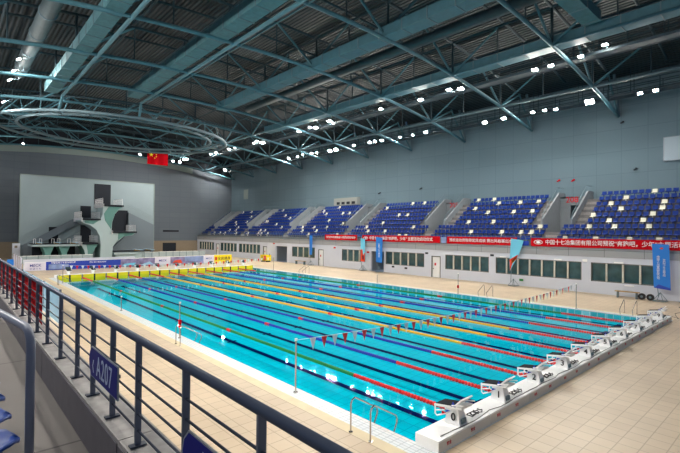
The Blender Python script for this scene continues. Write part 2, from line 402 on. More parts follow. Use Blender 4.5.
# ------------------------------------------------------------------ roof steel
NX = [-19.9, -10.6, -1.25, 8.1, 17.45, 26.8, 36.15]
def make_truss(dense=False):
    T = empty('roof_truss', (0, 0, 0))
    xs = [-20+64*k/32 for k in range(33)]
    MB().tube([(x, 0, zb(x)) for x in xs], .165, 8).build('bottom_chord', M['steel'], T, smooth=True)
    MB().tube([(x, 0, ztp(x)) for x in xs[:-2]], .13, 6).build('top_chord', M['steeldk'], T, smooth=True)
    for n in NX:
        MB().tube([(n, 0, zb(n)), (n, 0, ztp(n))], .10, 6).build('post', M['steeldk'], T)
        for s_ in (-1, 1):
            m_ = n+4.67*s_
            if -20 < m_ < 41:
                if dense or (n > 12 and s_ < 0) or (n < 12 and s_ > 0) or n > 30:
                    MB().tube([(n, 0, zb(n)), (m_, 0, ztp(m_))], .105, 6).build('diagonal_brace', M['steel'], T)
        m_ = n+4.67
        if m_ < 41: MB().tube([(m_, 0, zb(m_)), (m_, 0, ztp(m_))], .06, 6).build('post', M['steeldk'], T)
    # wall end bracket
    MB().tube([(44, 0, 18.13), (43.6, 0, 19.6), (42.6, 0, zr(42.6)-.4)], .15, 6).build('end_bracket', M['steelend'], T)
    MB().tube([(43.7, 0, 18.4), (40.6, 0, ztp(40.6))], .1, 6).build('diagonal_brace', M['steel'], T)
    return T
tr = make_truss(); trd = make_truss(True)
TY = [7.41+9.309*k for k in range(-1, 10)]
TY[-1] = 90.9
for i, yy in enumerate(TY):
    o = tr if i == 0 else trd if i == 7 else copy_tree(tr if i < 7 else trd); o.location = (0, yy, 0)
    where = ['nearest the end of hall with starting blocks', 'meeting the side wall beside the brightest floodlight', 'second inward from the brightest floodlight',
             'third inward from the brightest floodlight', 'fourth inward from the brightest floodlight', 'fifth inward from the brightest floodlight', 'just in front of the oval ring', 'over the near half of the ring truss',
             'over the far half of the ring truss', 'behind the ring truss', 'last one against the end wall'][i]
    tag(o, 'teal arched roof truss '+where, 'roof truss', 'roof trusses spanning the hall')
# longitudinal members at nodes
def longi(x, y0, y1, r, mname, lab, nm='roof_beam', brace=True):
    T = empty(nm, (x, y0, 0), lab, 'roof beam', 'lengthwise roof beams')
    z0, z1 = zb(x), ztp(x)
    if x != 17.45: MB().tube([(0, 0, z0-.05), (0, y1-y0, z0-.05)], r, 8).build('bottom_chord', M[mname], T, smooth=True)
    MB().tube([(0, 0, z1), (0, y1-y0, z1)], .12, 6).build('top_chord', M['steeldk'], T)
    if brace:
        for yy in TY[1:]:
            if y0 < yy <= y1+.1:
                MB().tube([(0, yy-y0-(.2 if x == 17.45 else 0), z0+(.92 if x == 17.45 else 0)), (0, yy-4.65-y0, z1-.1)], .105, 6).build('diagonal_brace', M['steel'], T)
                MB().tube([(0, yy-4.65-y0, z1), (0, yy-4.65-y0, z0+(.7 if x in (17.45, 26.8) else 0))], .06, 6).build('post', M['steeldk'], T)
    return T
longi(.45, -8, 51, .16, 'steel', 'thick lengthwise roof pipe beside the first sheet duct counted from the left', brace=False)
longi(8.55, -8, 49.5, .16, 'steel', 'lengthwise roof pipe beside the second sheet duct that bends down to the ring', brace=False)
longi(9.1, -8, 49, .07, 'steel', 'thin lengthwise roof rod parallel to the second sheet duct', brace=False)
longi(17.45, -8, 47, .1, 'steel', 'lengthwise roof truss above the third flat duct', brace=True)
longi(26.8, -8, 92, .1, 'steel', 'lengthwise roof truss above the fourth flat duct', brace=True)
longi(36.15, -8, 92, .13, 'steelend', 'lengthwise roof tube near the side wall with glare along it', brace=True)
for k, x in enumerate((3.42, 12.8, 22.1, 31.5, -5.9)):
    T = tag(MB().tube([(x, -8, ztp(x)+.35), (x, 92.9, ztp(x)+.35)], .11, 6).build('roof_purlin', M['steeldk']),
        'dark lengthwise purlin high under the roof deck, '+['between first and second sheet ducts', 'between second and third ducts', 'between third and fourth ducts', 'above the inner catwalk', 'left of the round duct'][k], 'purlin', 'purlins under the roof deck')
for k, yy in enumerate([TY[i]+4.65 for i in range(0, 10)]):
    pts = [(x, yy, ztp(x)+.8) for x in [-20+62*j/20 for j in range(21)]]
    tag(MB().tube(pts, .12, 6).build('roof_rafter', M['steeldk']), 'slim dark arched rafter in the bay between two trusses, %s from the camera' % ORD[k], 'rafter', 'rafters between the trusses')
# flat sheet ducts
def duct(x0, x1, y0, y1, lab, m='duct', h=1.0, base=None):
    z = zb((x0+x1)/2)-.02 if base is None else base
    T = empty('air_duct', ((x0+x1)/2, y0, z), lab, 'duct', 'flat ducts under the roof')
    hw = (x1-x0)/2; L = y1-y0
    b = MB(); b.box(-hw, hw, 0, L, .04, h); b.build('duct_body', M[m], T)
    n = int(L/2.33)
    for k in range(n+1):
        y_ = min(L-.1, k*L/n)
        fb = MB(); fb.box(-hw-.04, hw+.04, y_, y_+.08, .0, h+.03); fb.build('duct_flange', M['steelend'], T)
    return T
duct(-1.35, -.15, -7, 50.5, 'wide teal sheet duct running lengthwise, nearest the large round duct')
duct(6.55, 7.85, -7, 48, 'wide teal sheet duct running lengthwise, second from the round duct')
duct(16.8, 18.15, -7, 46, 'flat teal duct running lengthwise, third from the round duct', m='steel', h=.9)
duct(27.0, 28.2, -7, 50.5, 'flat teal duct running lengthwise beside the inner row of floodlights', m='steel', h=.9)
T = empty('cross_duct', (22.5, 4.35, 20.9), 'wide teal crosswise duct joining the lengthwise duct at top of hall', 'duct')
MB().box(-4, 4, -.6, .6, .4, 1.2).build('duct_body', M['duct'], T)
for k in range(4): MB().box(-3.9+2.5*k, -3.8+2.5*k, -.64, .64, .37, 1.23).build('duct_flange', M['steelend'], T)
T = empty('round_duct', (-3.6, -5, 22.4), 'large round galvanised duct at the left of the roof', 'duct')
MB().tube([(0, 0, 0), (0, 56, 0)], .62, 20).build('duct_body', M['roundduct'], T, smooth=True)
for k in range(11): MB().tube([(0, 3+5*k, 0), (0, 3.15+5*k, 0)], .67, 20).build('joint_band', M['steelend'], T, smooth=True)
T = empty('round_duct', (22.0, -5, 22.6), 'long round duct high between third and fourth flat ducts', 'duct')
MB().tube([(0, 0, 0), (0, 52, 0)], .45, 14).build('duct_body', M['roundduct'], T, smooth=True)
# catwalks
def catwalk(x0, x1, z, lab):
    T = empty('catwalk', ((x0+x1)/2, -7, z), lab, 'catwalk', 'catwalks carrying floodlights')
    hw = (x1-x0)/2
    MB().box(-hw, hw, 0, 96, -.08, 0).build('walkway_deck', M['catwalk'], T)
    for s_ in (-1, 1):
        for h in (.55, 1.1): MB().tube([(s_*hw, 0, h), (s_*hw, 96, h)], .035, 6).build('handrail', M['steeldk'], T)
        MB().box(s_*hw-.03, s_*hw+.03, 0, 96, -.12, .1).build('toe_board', M['catwalk'], T)
    for k in range(40):
        p_ = MB()
        p_.box(-hw-.03, hw+.03, .47+2.4*k, .53+2.4*k, -.1, -.04); p_.tube([(-hw, .5+2.4*k, -.08), (-hw, .5+2.4*k, 2.4 if k % 2 else 1.1)], .035, 5); p_.tube([(hw, .5+2.4*k, -.08), (hw, .5+2.4*k, 2.4 if k % 2 else 1.1)], .035, 5)
        p_.build('hanger_frame', M['steeldk'], T)
catwalk(30.5, 31.7, 20.55, 'dark catwalk hung along the inner row of floodlights')
catwalk(40.9, 42.1, 19.55, 'dark catwalk hung along the side wall row of floodlights')
# ring truss over diving pool
T = empty('ring_truss', (10.3, 63, 19.7), 'oval steel ring truss over the diving pool', 'ring truss')
el = lambda a, rx, ry, z: (rx*math.cos(a), ry*math.sin(a), z)
N = 64
MB().tube([el(2*math.pi*k/N, 12.9, 10.6, 0) for k in range(N)], .17, 8, closed=True).build('inner_tube', M['steelend'], T, smooth=True)
MB().tube([el(2*math.pi*k/N, 15.4, 12.8, -.15) for k in range(N)], .19, 8, closed=True).build('outer_tube', M['steelend'], T, smooth=True)
MB().tube([el(2*math.pi*k/N, 14.1, 11.6, 1.9) for k in range(N)], .13, 6, closed=True).build('top_tube', M['steeldk'], T, smooth=True)
for k in range(24):
    a = 2*math.pi*k/24; a2 = 2*math.pi*(k+.5)/24
    MB().tube([el(a, 12.9, 10.6, 0), el(a, 15.4, 12.8, -.15)], .07, 5).build('cross_tube', M['steelend'], T)
    MB().tube([el(a, 12.9, 10.6, 0), el(a2, 14.1, 11.6, 1.9), el(a, 15.4, 12.8, -.15)], .07, 5).build('web_brace', M['steel'], T)
for x in (.45, 8.55):
    dy = 12.8*math.sqrt(1-((x-10.3)/15.4)**2); yy = 63-dy
    tag(MB().tube([(x, 49.5 if x > 5 else 51, zb(x)-.05), (x, yy if x > 5 else yy, 19.6)], .15, 8).build('pipe_drop', M['steel']),
        'short bent steel drop joining a roof pipe to the ring, '+('right one' if x > 5 else 'left one'), 'pipe')

# ------------------------------------------------------------------ floodlights
FK = .60
def make_flood(tilt, face, arm, sc):
    """head turned by tilt below the horizontal towards +x or -x, hung on an arm ending at offset arm"""
    T = empty('floodlight'); R_ = Matrix.Rotation(0 if face < 0 else math.pi, 3, 'Z') @ Matrix.Rotation(-tilt, 3, 'Y'); q = sc*FK
    def hb(mb, nm, m):
        mb.v = [tuple(R_ @ (Vector(v)*q)) for v in mb.v]; return mb.build(nm, m, T)
    hb(MB().box(-.12, .12, -.34, .34, -.21, .21), 'housing', M['lighthouse'])
    for s_ in (-1, 1):
        for t_ in (-1, 1): hb(MB().box(-.145, -.118, t_*.17-.135, t_*.17+.135, s_*.105-.075, s_*.105+.075), 'lens', M['lens'])
    a = Vector(arm); MB().tube([R_ @ Vector((.1*q, 0, 0)), (a.x, 0, 0.12), a], .035, 5).build('mounting_arm', M['steelend'], T)
    return T
PROT = {}
def flood(x, y, z, tilt, face, lab, group, sc=1.0, arm=(.5, 0, .1)):
    key = (group, sc, tuple(round(a, 2) for a in arm))
    if key in PROT: o = copy_tree(PROT[key])
    else: o = PROT[key] = make_flood(tilt, face, arm, sc)
    o.location = (x, y, z); tag(o, lab, 'floodlight', group)
RB = [(4.61, 19.23, 1), (3.33, 19.22, 1), (9.04, 19.41, 2.1), (15.0, 19.43, 1), (13.65, 19.39, .9), (12.46, 19.26, .9), (21.0, 19.36, 1.3), (18.5, 19.4, 1.3), (30.02, 19.59, 1.3), (34.73, 19.61, .9),
      (32.31, 19.53, .9), (40.89, 19.77, 1.3), (39.8, 19.77, 1.2), (38.32, 19.7, 1.3), (44.54, 19.81, .9), (48.9, 19.7, 1.8), (50.5, 19.7, 1.8), (62.87, 19.84, 1.3), (59.93, 19.78, 1.2), (58.37, 20.0, .9), (55.65, 19.9, 1.2), (54.19, 19.81, 1), (89.0, 20.1, 2.0)]
RB.sort()
for i, (yy, z, s_) in enumerate(RB):
    flood(40.5, yy, z, .75, -1, ('big glaring' if s_ > 1.7 else 'white')+' floodlight on the side wall catwalk, %s from the starting block end' % ORD[i], 'floodlights in the side wall row', s_, (.44, 0, 19.47-z))
RA = [(4.53, 20.87, 1), (6.32, 20.45, 1), (8.76, 20.34, 1), (10.17, 20.37, 1.2), (17.79, 20.47, 1.5), (19.24, 20.7, 1.2), (22.9, 20.45, 1.3), (28.94, 20.61, 1.1), (38.48, 20.9, 1.8), (42.94, 20.75, 1.2), (41.54, 20.51, 1.5), (45.6, 20.61, 1.3), (55.63, 20.42, 1.9), (57.54, 20.9, 1.3), (58.4, 20.7, 1.2), (67.44, 20.9, 1.4), (65.16, 20.89, 1.2), (74.92, 21.2, 1.3), (72.74, 21.1, 1.2)]
RA.sort()
for i, (yy, z, s_) in enumerate(RA):
    flood(30.0, yy, min(z, 20.9), 1.15, -1, 'white floodlight on the inner catwalk, %s counting from the starting block end' % ORD[i], 'floodlights in the inner row', s_, (.52, 0, 20.5-min(z, 20.9)))
for i, yy in enumerate([-2, 3, 8, 13, 42.95, 46.91, 50.6, 56.8]):
    flood(-4.5, yy, 21.4 if yy < 56 else 20.4, 1.0, 1, 'white floodlight under the large round duct, %s counting from the starting block end' % ORD[i], 'floodlights along the round duct', 1.3 if yy > 30 else 2.0, (.85, 0, 21.9-(21.4 if yy < 56 else 20.4)))
for i, yy in enumerate([4, 10, 17, 24, 31, 38, 46, 54, 62]):
    flood(-14.5, yy, 18.3, .75, 1, 'white floodlight above the near gallery, %s from the starting block end' % ORD[i], 'floodlights above the near gallery', 1.9, (-.3, 0, 1.4))
for i, (x, z, s_) in enumerate([(.17, 19.7, 1.3), (18.6, 20.2, 1.5), (25, 19.63, 1.2), (26.4, 19.6, 1.5), (27.2, 20.2, 1.1), (27.9, 20.4, 1.2)]):
    flood(x, 81.5, z, .9, -1, 'small floodlight above the diving tower, %s from the left wall' % ORD[i], 'floodlights over the diving tower', s_, (0, .0, zb(x)-z))

# ------------------------------------------------------------------ lane ropes
ROPE = {1: 'greenrope', 2: 'bluerope', 3: 'bluerope', 4: 'yellowrope', 5: 'yellowrope', 6: 'yellowrope', 7: 'bluerope', 8: 'bluerope', 9: 'greenrope'}
CN = {'greenrope': 'green', 'bluerope': 'blue', 'yellowrope': 'yellow'}
def beads(y0, y1, r=.075, step=.13):
    n = max(1, int(round((y1-y0)/step))); s_ = (y1-y0)/n; pts = []; rs = []
    for k in range(n):
        y = y0+k*s_; pts += [(0, y+.01, 0), (0, y+s_*.25, 0), (0, y+s_*.75, 0), (0, y+s_*.99, 0)]; rs += [.025, r, r, .025]
    return MB().tube(pts, rs, 7)
for k in range(1, 10):
    T = empty('lane_rope', (2.5*k, 0, .0), '%s lane rope with red ends between lanes %d and %d' % (CN[ROPE[k]], k-1, k), 'lane rope', 'lane ropes across the pool')
    beads(.15, 5).build('red_floats', M['redrope'], T)
    beads(5, 45).build('%s_floats' % CN[ROPE[k]], M[ROPE[k]], T)
    beads(45, 49.85).build('red_floats', M['redrope'], T)
    for y in (15, 25, 35): beads(y-.25, y+.25, .085).build('marker_float', M['redrope'], T)
    MB().tube([(0, -.02, .05), (0, .16, 0)], .012, 5).build('cable_end', M['stainless'], T)
# touchpads at the far end
for i in range(10):
    x = 1.25+2.5*i
    T = empty('touchpad', (x, 50, 0), 'yellow touchpad with black centre line at far end of lane %d' % i, 'touchpad', 'yellow touchpads at the far wall')
    MB().box(-1.17, 1.17, 0, .08, -.45, .36).build('pad_face', M['yellow'], T)
    MB().box(-.09, .09, -.008, 0, -.45, .365).build('centre_line', M['black'], T)
    for s_ in (-1, 1): MB().box(s_*1.2-.03, s_*1.2+.03, -.01, .1, -.2, .36).build('side_edge', M['steelend'], T)
struct(box('trim_8', M['platform'], 0, 25.1, 50.1, 51.6, -.6, .3), 'white far end platform')

# ------------------------------------------------------------------ starting platform and blocks
T = None
for k in range(10):
    x0 = 2.5*k-(.08 if k == 0 else 0)
    T = empty('starting_platform', (x0, -.7, 0), 'white raised platform segment carrying starting block %d' % k, 'platform', 'platform segments at the near end')
    w_ = 2.47+(.08 if k == 0 else 0)+(.3 if k == 9 else 0)
    MB().box(0, w_, 0, .72, -.02, .3).build('platform_body', M['platform'], T)
    MB().box(0, w_, -.008, 0, .0, .255).build('front_panel', mat('platform_front_panel', (226, 222, 214), .6) if k == 0 else bpy.data.materials['platform_front_panel'], T)
    for q in (.35, 1.5):
        text('red_mark', '安全', .11, (x0+q+.1, -.715, .15), '-y', M['textr'], T)
def make_block():
    T = empty('starting_block')
    # pedestal: tapered column
    b = MB(); zt = .50
    b.add([(-.20, -.26, 0), (.20, -.26, 0), (.20, .20, 0), (-.20, .20, 0), (-.13, -.16, zt-.1), (.13, -.16, zt-.1), (.13, .20, zt-.05), (-.13, .20, zt-.05)],
          [(0, 1, 2, 3), (4, 5, 6, 7), (0, 1, 5, 4), (1, 2, 6, 5), (2, 3, 7, 6), (3, 0, 4, 7)])
    b.build('pedestal', M['whitep'], T)
    p = MB(); p.prism([(-.36, zt+.0), (.52, zt-.13), (.52, zt-.07), (-.36, zt+.06)], 0, -.27, .27); p.build('platform_top', M['whitep'], T)
    p = MB(); p.prism([(-.10, zt+.024), (.50, zt-.067), (.50, zt-.055), (-.10, zt+.036)], 0, -.24, .24); p.build('grip_plate', M['greyplate'], T)
    for s_ in (-1, 1):
        MB().tube([(s_*.25, .50, zt-.1), (s_*.25, .50, zt-.34), (s_*.25, .44, zt-.38), (s_*.25, .1, zt-.22), (s_*.22, .0, zt-.1)], .022, 6).build('side_handle', M['whitep'], T)
        MB().tube([(s_*.25, .46, zt-.24), (s_*.25, .2, zt-.16)], .018, 5).build('hand_grip', M['whitep'], T)
        r_ = MB(); r_.prism([(.12, zt-.20), (.26, zt-.28), (.26, zt-.20)], 0, s_*.272-.01, s_*.272+.01); r_.build('red_badge', M['red'], T)
        r_ = MB(); r_.prism([(.0, zt-.12), (.14, zt-.20), (.12, zt-.12)], 0, s_*.272-.01, s_*.272+.01); r_.build('blue_badge', M['bluep'], T)
        r_ = MB(); r_.prism([(-.18, zt+.02), (-.02, zt), (-.08, zt+.14)], 0, s_*.26-.01, s_*.26+.01); r_.build('blue_corner', M['bluep'], T)
        MB().tube([(s_*.28, -.06, zt+.04), (s_*.28, -.42, zt+.13)], .02, 5).build('adjuster_rail', M['whitep'], T)
    k = MB(); k.prism([(-.16, zt+.05), (-.12, zt+.05), (-.33, zt+.27), (-.37, zt+.25)], 0, -.27, .27); k.build('kick_plate', M['whitep'], T)
    k = MB(); k.prism([(-.115, zt+.06), (-.11, zt+.06), (-.28, zt+.245), (-.29, zt+.24)], 0, -.22, .22); k.build('kick_plate_face', M['navy2'], T)
    MB().box(-.11, .11, -.27, -.23, .05, .18).build('speaker_box', M['steelend'], T)
    return T
bl0 = make_block()
for k in range(10):
    o = bl0 if k == 0 else copy_tree(bl0); o.location = (1.25+2.5*k, -.33, .3)
    tag(o, 'white starting block numbered %d with grey grip plate and tilted kick plate' % k, 'starting block', 'starting blocks at the near end')
for k in range(10):
    o = [q for q in bpy.data.objects if q.get('label', '').startswith('white starting block numbered %d ' % k)][0]
    text('block_number', str(k), .29, (1.25+2.5*k-.192, -.38, .3+.20), '-x', M['black'], o, ext=.012)
    # cables
    cx = 1.25+2.5*k+.55; pts = []
    rnd = random.Random(k)
    for j in range(26): a = j*.8; pts.append((cx+.55*j/26+.12*math.cos(a)+.03*rnd.random(), -.42+.10*math.sin(a), .325+.05*abs(math.sin(j*1.3))))
    tag(MB().tube(pts, .017, 5).build('cable_coil', M['cable']), 'tangled dark cable lying on the platform beside block %d' % k, 'cable', 'cables beside the starting blocks')
tag(MB().tube([(.2+.5*j, -.62+.03*math.sin(j*1.7)+(.05 if j % 5 == 0 else 0), .312) for j in range(50)], .010, 5).build('timing_cable', M['cable']), 'thin grey timing cable running along the white platform edge', 'cable')
tag(MB().tube([(25.3, -.5, .32), (26.2, -.9, .05), (27.2, -.6, .02), (28.5, -.3, .02), (30.3, -.7, .02), (32, .1, .02), (34, -.2, .02), (36-1, .6, .02)], .02, 5).build('floor_hose', M['cable']), 'dark hose on the deck from platform end to the wall', 'hose')
# far starting blocks (small in the photo)
def make_farblock():
    T = empty('far_starting_block')
    MB().box(-.13, .13, -.1, .25, 0, .45).build('pedestal', M['whitep'], T)
    p = MB(); p.prism([(-.5, .42), (.35, .58), (.35, .64), (-.5, .48)], 0, -.27, .27); p.build('platform_top', M['whitep'], T)
    p = MB(); p.prism([(-.48, .485), (.2, .615), (.2, .63), (-.48, .50)], 0, -.24, .24); p.build('grip_plate', M['greyplate'], T)
    k = MB(); k.prism([(.10, .62), (.14, .62), (.35, .86), (.31, .88)], 0, -.27, .27); k.build('kick_plate', M['steeldk'], T)
    return T
fb0 = make_farblock()
for k in range(10):
    o = fb0 if k == 0 else copy_tree(fb0); o.location = (1.25+2.5*k, 50.75, .3); o.name = 'starting_block'
    tag(o, 'starting block behind the yellow touchpad at far end of lane %d' % k, 'starting block', 'starting blocks at the far end')

# ------------------------------------------------------------------ flag poles, pennant lines
def pole(x, y, h, lab, grp=None):
    T = empty('backstroke_pole', (x, y, 0), lab, 'pole', grp)
    MB().tube([(0, 0, 0), (0, 0, h)], .03, 8).build('pole_tube', M['stainless'], T)
    MB().tube([(0, 0, 0), (0, 0, .03)], .08, 10).build('base_flange', M['stainless'], T)
    MB().tube([(0, 0, h-.02), (0, 0, h+.06)], .05, 8).build('top_cap', M['whitep'], T)
for x, s_ in ((-.3, 'near'), (25.3, 'far')):
    for y, h, w_ in ((5, 1.8, 'holding the pennant line closest to the starting blocks'), (15, 1.8, 'fifteen metres from the starting blocks'), (25, .95, 'short one at half pool length'), (45, 1.8, 'holding the pennant line by the yellow touchpads')):
        pole(x, y, h, 'stainless pole on the %s pool edge, %s' % (s_, w_), 'poles along the pool edges')
def pennants(y, lab):
    T = empty('pennant_line', (-.3, y, 1.8), lab, 'pennant line', 'pennant lines across the pool')
    sag = lambda x: -.30*(1-((x-12.8)/12.8)**2)
    MB().tube([(x, 0, sag(x)) for x in [25.6*k/30 for k in range(31)]], .009, 5).build('string', M['whitec'], T)
    for k in range(47):
        x = .75+.52*k; z = sag(x)
        a = .135; b = MB(); b.add([(x-a, -.004, z), (x+a, -.004, z), (x, -.004, z-.42), (x-a, .004, z), (x+a, .004, z), (x, .004, z-.42)], [(0, 1, 2), (3, 5, 4), (0, 3, 4, 1), (1, 4, 5, 2), (2, 5, 3, 0)])
        b.build('pennant', M['redrope'] if k % 2 else M['whitec'], T)
pennants(5, 'red and white triangular pennants strung five metres from the starting blocks')
pennants(45, 'red and white pennants strung near the yellow touchpads')
tag(MB().box(-.36, -.24, 14.93, 15.07, .55, .95).build('red_cloth', M['red']), 'small red cloth tied on a stainless pole by the near ladder', 'cloth')
# ladders
def ladder(x, y, d, lab, sx=1, gap=.5, L=1.15):
    T = empty('pool_ladder', (x, y, 0), lab, 'pool ladder', 'stainless pool ladders')
    for q in (0, gap):
        MB().tube([(0, q, 0), (0, q, .78), (.04*sx, q, .88), (.14*sx, q, .93), (.24*sx, q, .88), (L*.82*sx, q, .42), (L*.86*sx, q, .33), (L*.85*sx, q, .22), (L*.75*sx, q, -.03), (L*.75*sx, q, -.9)], .024, 8).build('side_rail', M['stainless'], T)
        MB().tube([(0, q, 0), (0, q, .03)], .06, 8).build('base_flange', M['stainless'], T)
    for z in (-.3, -.55, -.8): MB().box(L*.75*sx-.04, L*.75*sx+.04, 0, gap, z-.015, z+.015).build('step', M['stainless'], T)
ladder(-.92, .85, 1, 'stainless pool ladder on the near edge beside block 0', gap=.75, L=1.25)
ladder(-.9, 13.45, 1, 'stainless pool ladder on the near edge beside the pole with red cloth', gap=.52, L=1.25)
ladder(-.9, 43.5, 1, 'stainless pool ladder on the near edge close to the yellow touchpads', gap=.6, L=1.25)
ladder(26.2, 1.4, -1, 'stainless pool ladder on the far edge beside block 9', sx=-1, gap=.75, L=1.25)
ladder(26.2, 12.1, -1, 'stainless pool ladder on the far edge below the tilted pale blue flag', sx=-1, gap=.8, L=1.25)
ladder(26.2, 38, -1, 'stainless pool ladder on the far edge opposite the white door', sx=-1, gap=.8, L=1.25)
tag(MB().box(25.24, 25.36, 14.94, 15.06, .5, .75).build('red_cloth', M['red']), 'small red cloth tied on the far edge pole opposite the white door', 'cloth')

# ------------------------------------------------------------------ grandstand seats
def seat_mesh(name, m):
    b = MB()
    # profile in XZ (row faces -x): shell with curved back
    pr = [(-.24, .40), (-.20, .44), (.10, .41), (.16, .46), (.22, .80), (.19, .81), (.12, .50), (.07, .455), (-.20, .475), (-.25, .43)]
    b.prism(pr, 1, -.215, .215)
    b.box(-.02, .04, -.04, .04, .02, .42); 
    o = b.build(name, m); return o
sb = seat_mesh('stadium_seat', M['seatblue']); sw = seat_mesh('stadium_seat', M['seatwhite'])
WHITE = [(8,4.1),(7,6.1),(6,7.6),(6,3.1),(5,6.2),(5,2.6),(4,8.7),(4,3.6),(3,6.7),(3,4.2),(2,8.1),(2,5.9),(2,3.2),(0,7.0),(0,4.2),(0,2.1),(8,23.5),(8,21.0),(7,19.9),(7,17.5),(7,14.9),(6,23.0),(5,20.5),(5,17.4),(5,14.9),(3,22.0),(3,19.0),(3,14.9),(2,13.1),(1,20.8),(1,16.9),(1,14.7),(1,13.7),(0,10.2),(8,34.5),(8,31.9),(7,38.5),(5,35.0),(5,33.0),(3,36.5),(2,30.1),(2,39.2),(1,38.2),(1,34.4),(0,31.1),(0,30.1),(8,50.7),(7,54.0),(6,52.6),(6,47.9),(6,46.4),(4,49.5),(3,45.5),(2,55.2),(2,51.8),(2,48.6),(1,54.1),(1,50.2),(0,50.9),(0,44.1),(8,68.2),(6,65.1),(5,62.5),(3,64.7),(2,61.3),(8,84.9),(8,81.2),(6,78.2),(4,77.3),(4,82.4),(3,80.8),(2,77.8),(1,80.2),(1,77.3),(0,85.8),(0,83.0),(0,75.6),(0,70.8),(1,67.6),(1,65.8),(0,67.0),(0,80.7),(0,66.2),(0,63.9),(4,69.7),(4,68.7),(3,64.6)]
seats = []
for i in range(9):
    g = .75 if i < 3 else 2.75
    for k in range(len(VC)):
        a = VC[k]+g; b = (VC[k+1]-g) if k+1 < len(VC) else 92.2
        if k == 0: a = .3
        n = max(1, int((b-a)/.54)) ; s_ = (b-a)/n
        for j in range(n): seats.append([i, a+s_*(j+.5), k, False])
for (i, y) in WHITE:
    c = min((q for q in seats if q[0] == i), key=lambda q: abs(q[1]-y)); c[3] = True
BLK = ['block next to the large blue flag', 'block between the two red numbers', 'block beyond both red numbers', 'block four', 'block five', 'block six']
# visible ones sorted by distance
seats.sort(key=lambda q: (RX(q[0])-CX)**2+(q[1]-CY)**2)
vis = [q for q in seats if q[1] > .55+.14*(q[0])]
near, far = vis[:300], vis[300:]
BLK = ['block next to the large blue flag', 'block between the two red numbers', 'block beyond both red numbers', 'block four', 'block five', 'block six']
ub = uw = False
for i, y, k, wh in near:
    if wh: o = sw if not uw else sw.copy(); first = not uw; uw = True
    else: o = sb if not ub else sb.copy(); first = not ub; ub = True
    if not first: COL.objects.link(o)
    o.location = (RX(i), y, F(i))
    c = 'cream' if wh else 'blue'
    lab = '%s stadium seat, %s row from parapet, %s' % (c, ORD[i], BLK[k])
    tag(o, lab, 'seat', '%s seats, %s row, %s' % (c, ORD[i], BLK[k]))
def bulk(name, lst, src, lab):
    me = src.data; V = [v.co.copy() for v in me.vertices]; P = [tuple(p.vertices) for p in me.polygons]
    b = MB()
    for i, y, k, wh in lst: b.add([(v.x+RX(i), v.y+y, v.z+F(i)) for v in V], P)
    return tag(b.build(name, src.data.materials[0]), lab, 'seats', None, 'stuff')
bulk('distant_seats', [q for q in far if not q[3]], sb, 'rows of blue plastic seats filling the distant grandstand blocks')
bulk('distant_cream_seats', [q for q in far if q[3]], sw, 'scattered cream seats among the distant blue rows')
# gallery guard rail of the far stand, stair rails
T = empty('parapet_railing', (W1, -8, ZP1), 'thin grey railing on top of the grandstand parapet', 'railing')
for h in (.35, .65, .95): MB().tube([(0, 0, h), (0, 101, h)], .022, 5).build('rail_bar', M['steelend'], T)
pb_ = [MB().tube([(0, 1.0*k+.5, 0), (0, 1.0*k+.5, .95)], .022, 5).build('post', M['steelend'], T) for k in range(8, 100)]
for n_, c in enumerate(VC):
    for s_ in (-1, 1):
        y = c+s_*1.5
        T = empty('stair_rail', (RX(3)-.5, y, F(3)), 'grey sloping handrail on %s side of the %s grandstand entrance from blocks' % ('far' if s_ > 0 else 'near', ORD[n_]), 'handrail', 'handrails of the grandstand entrances')
        MB().tube([(0, 0, .8), (.1, 0, 1.25), (4.2, 0, F(8)-F(3)+1.5), (7, 0, F(8)-F(3)+1.5)], .03, 6).build('rail_tube', M['steelend'], T)
        for q in range(6):
            x = .3+.85*q; MB().tube([(x, 0, .7+.6*x/.85*.98), (x, 0, 1.3+.6*x/.85*.98)], .022, 5).build('post', M['steelend'], T)
    T = empty('landing_rail', (42.6, c-1.45, F(8)+.4), 'thin railing on the landing above the %s grandstand entrance' % ORD[n_], 'railing', 'landing railings above the entrances')
    for h in (.4, .75, 1.1): MB().tube([(0, 0, h), (0, 2.9, h)], .02, 5).build('rail_bar', M['steelend'], T)
    for q in range(5): MB().tube([(0, .05+.7*q, 0), (0, .05+.7*q, 1.1)], .02, 5).build('post', M['steelend'], T)
for c, s_ in ((VC[1], '208'), (VC[2], '205')):
    t_ = text('entrance_number', s_, .9, (42.95, c+.15, 9.3), '-x', M['textr']); tag(t_, 'red number %s painted above %s' % (s_, 'the entrance right of the tilted pale blue flag' if s_ == '208' else 'the entrance left of the second seat block'), 'number')
    T = empty('exit_sign', (42.9, c-.6, 8.55), 'small green exit sign lit above the entrance numbered %s' % s_, 'exit sign', 'exit signs')
    MB().box(-.03, .05, -.35, .35, -.1, .1).build('sign_case', M['dark'], T); MB().box(-.04, -.03, -.3, .0, -.07, .07).build('sign_face', M['exitg'], T)
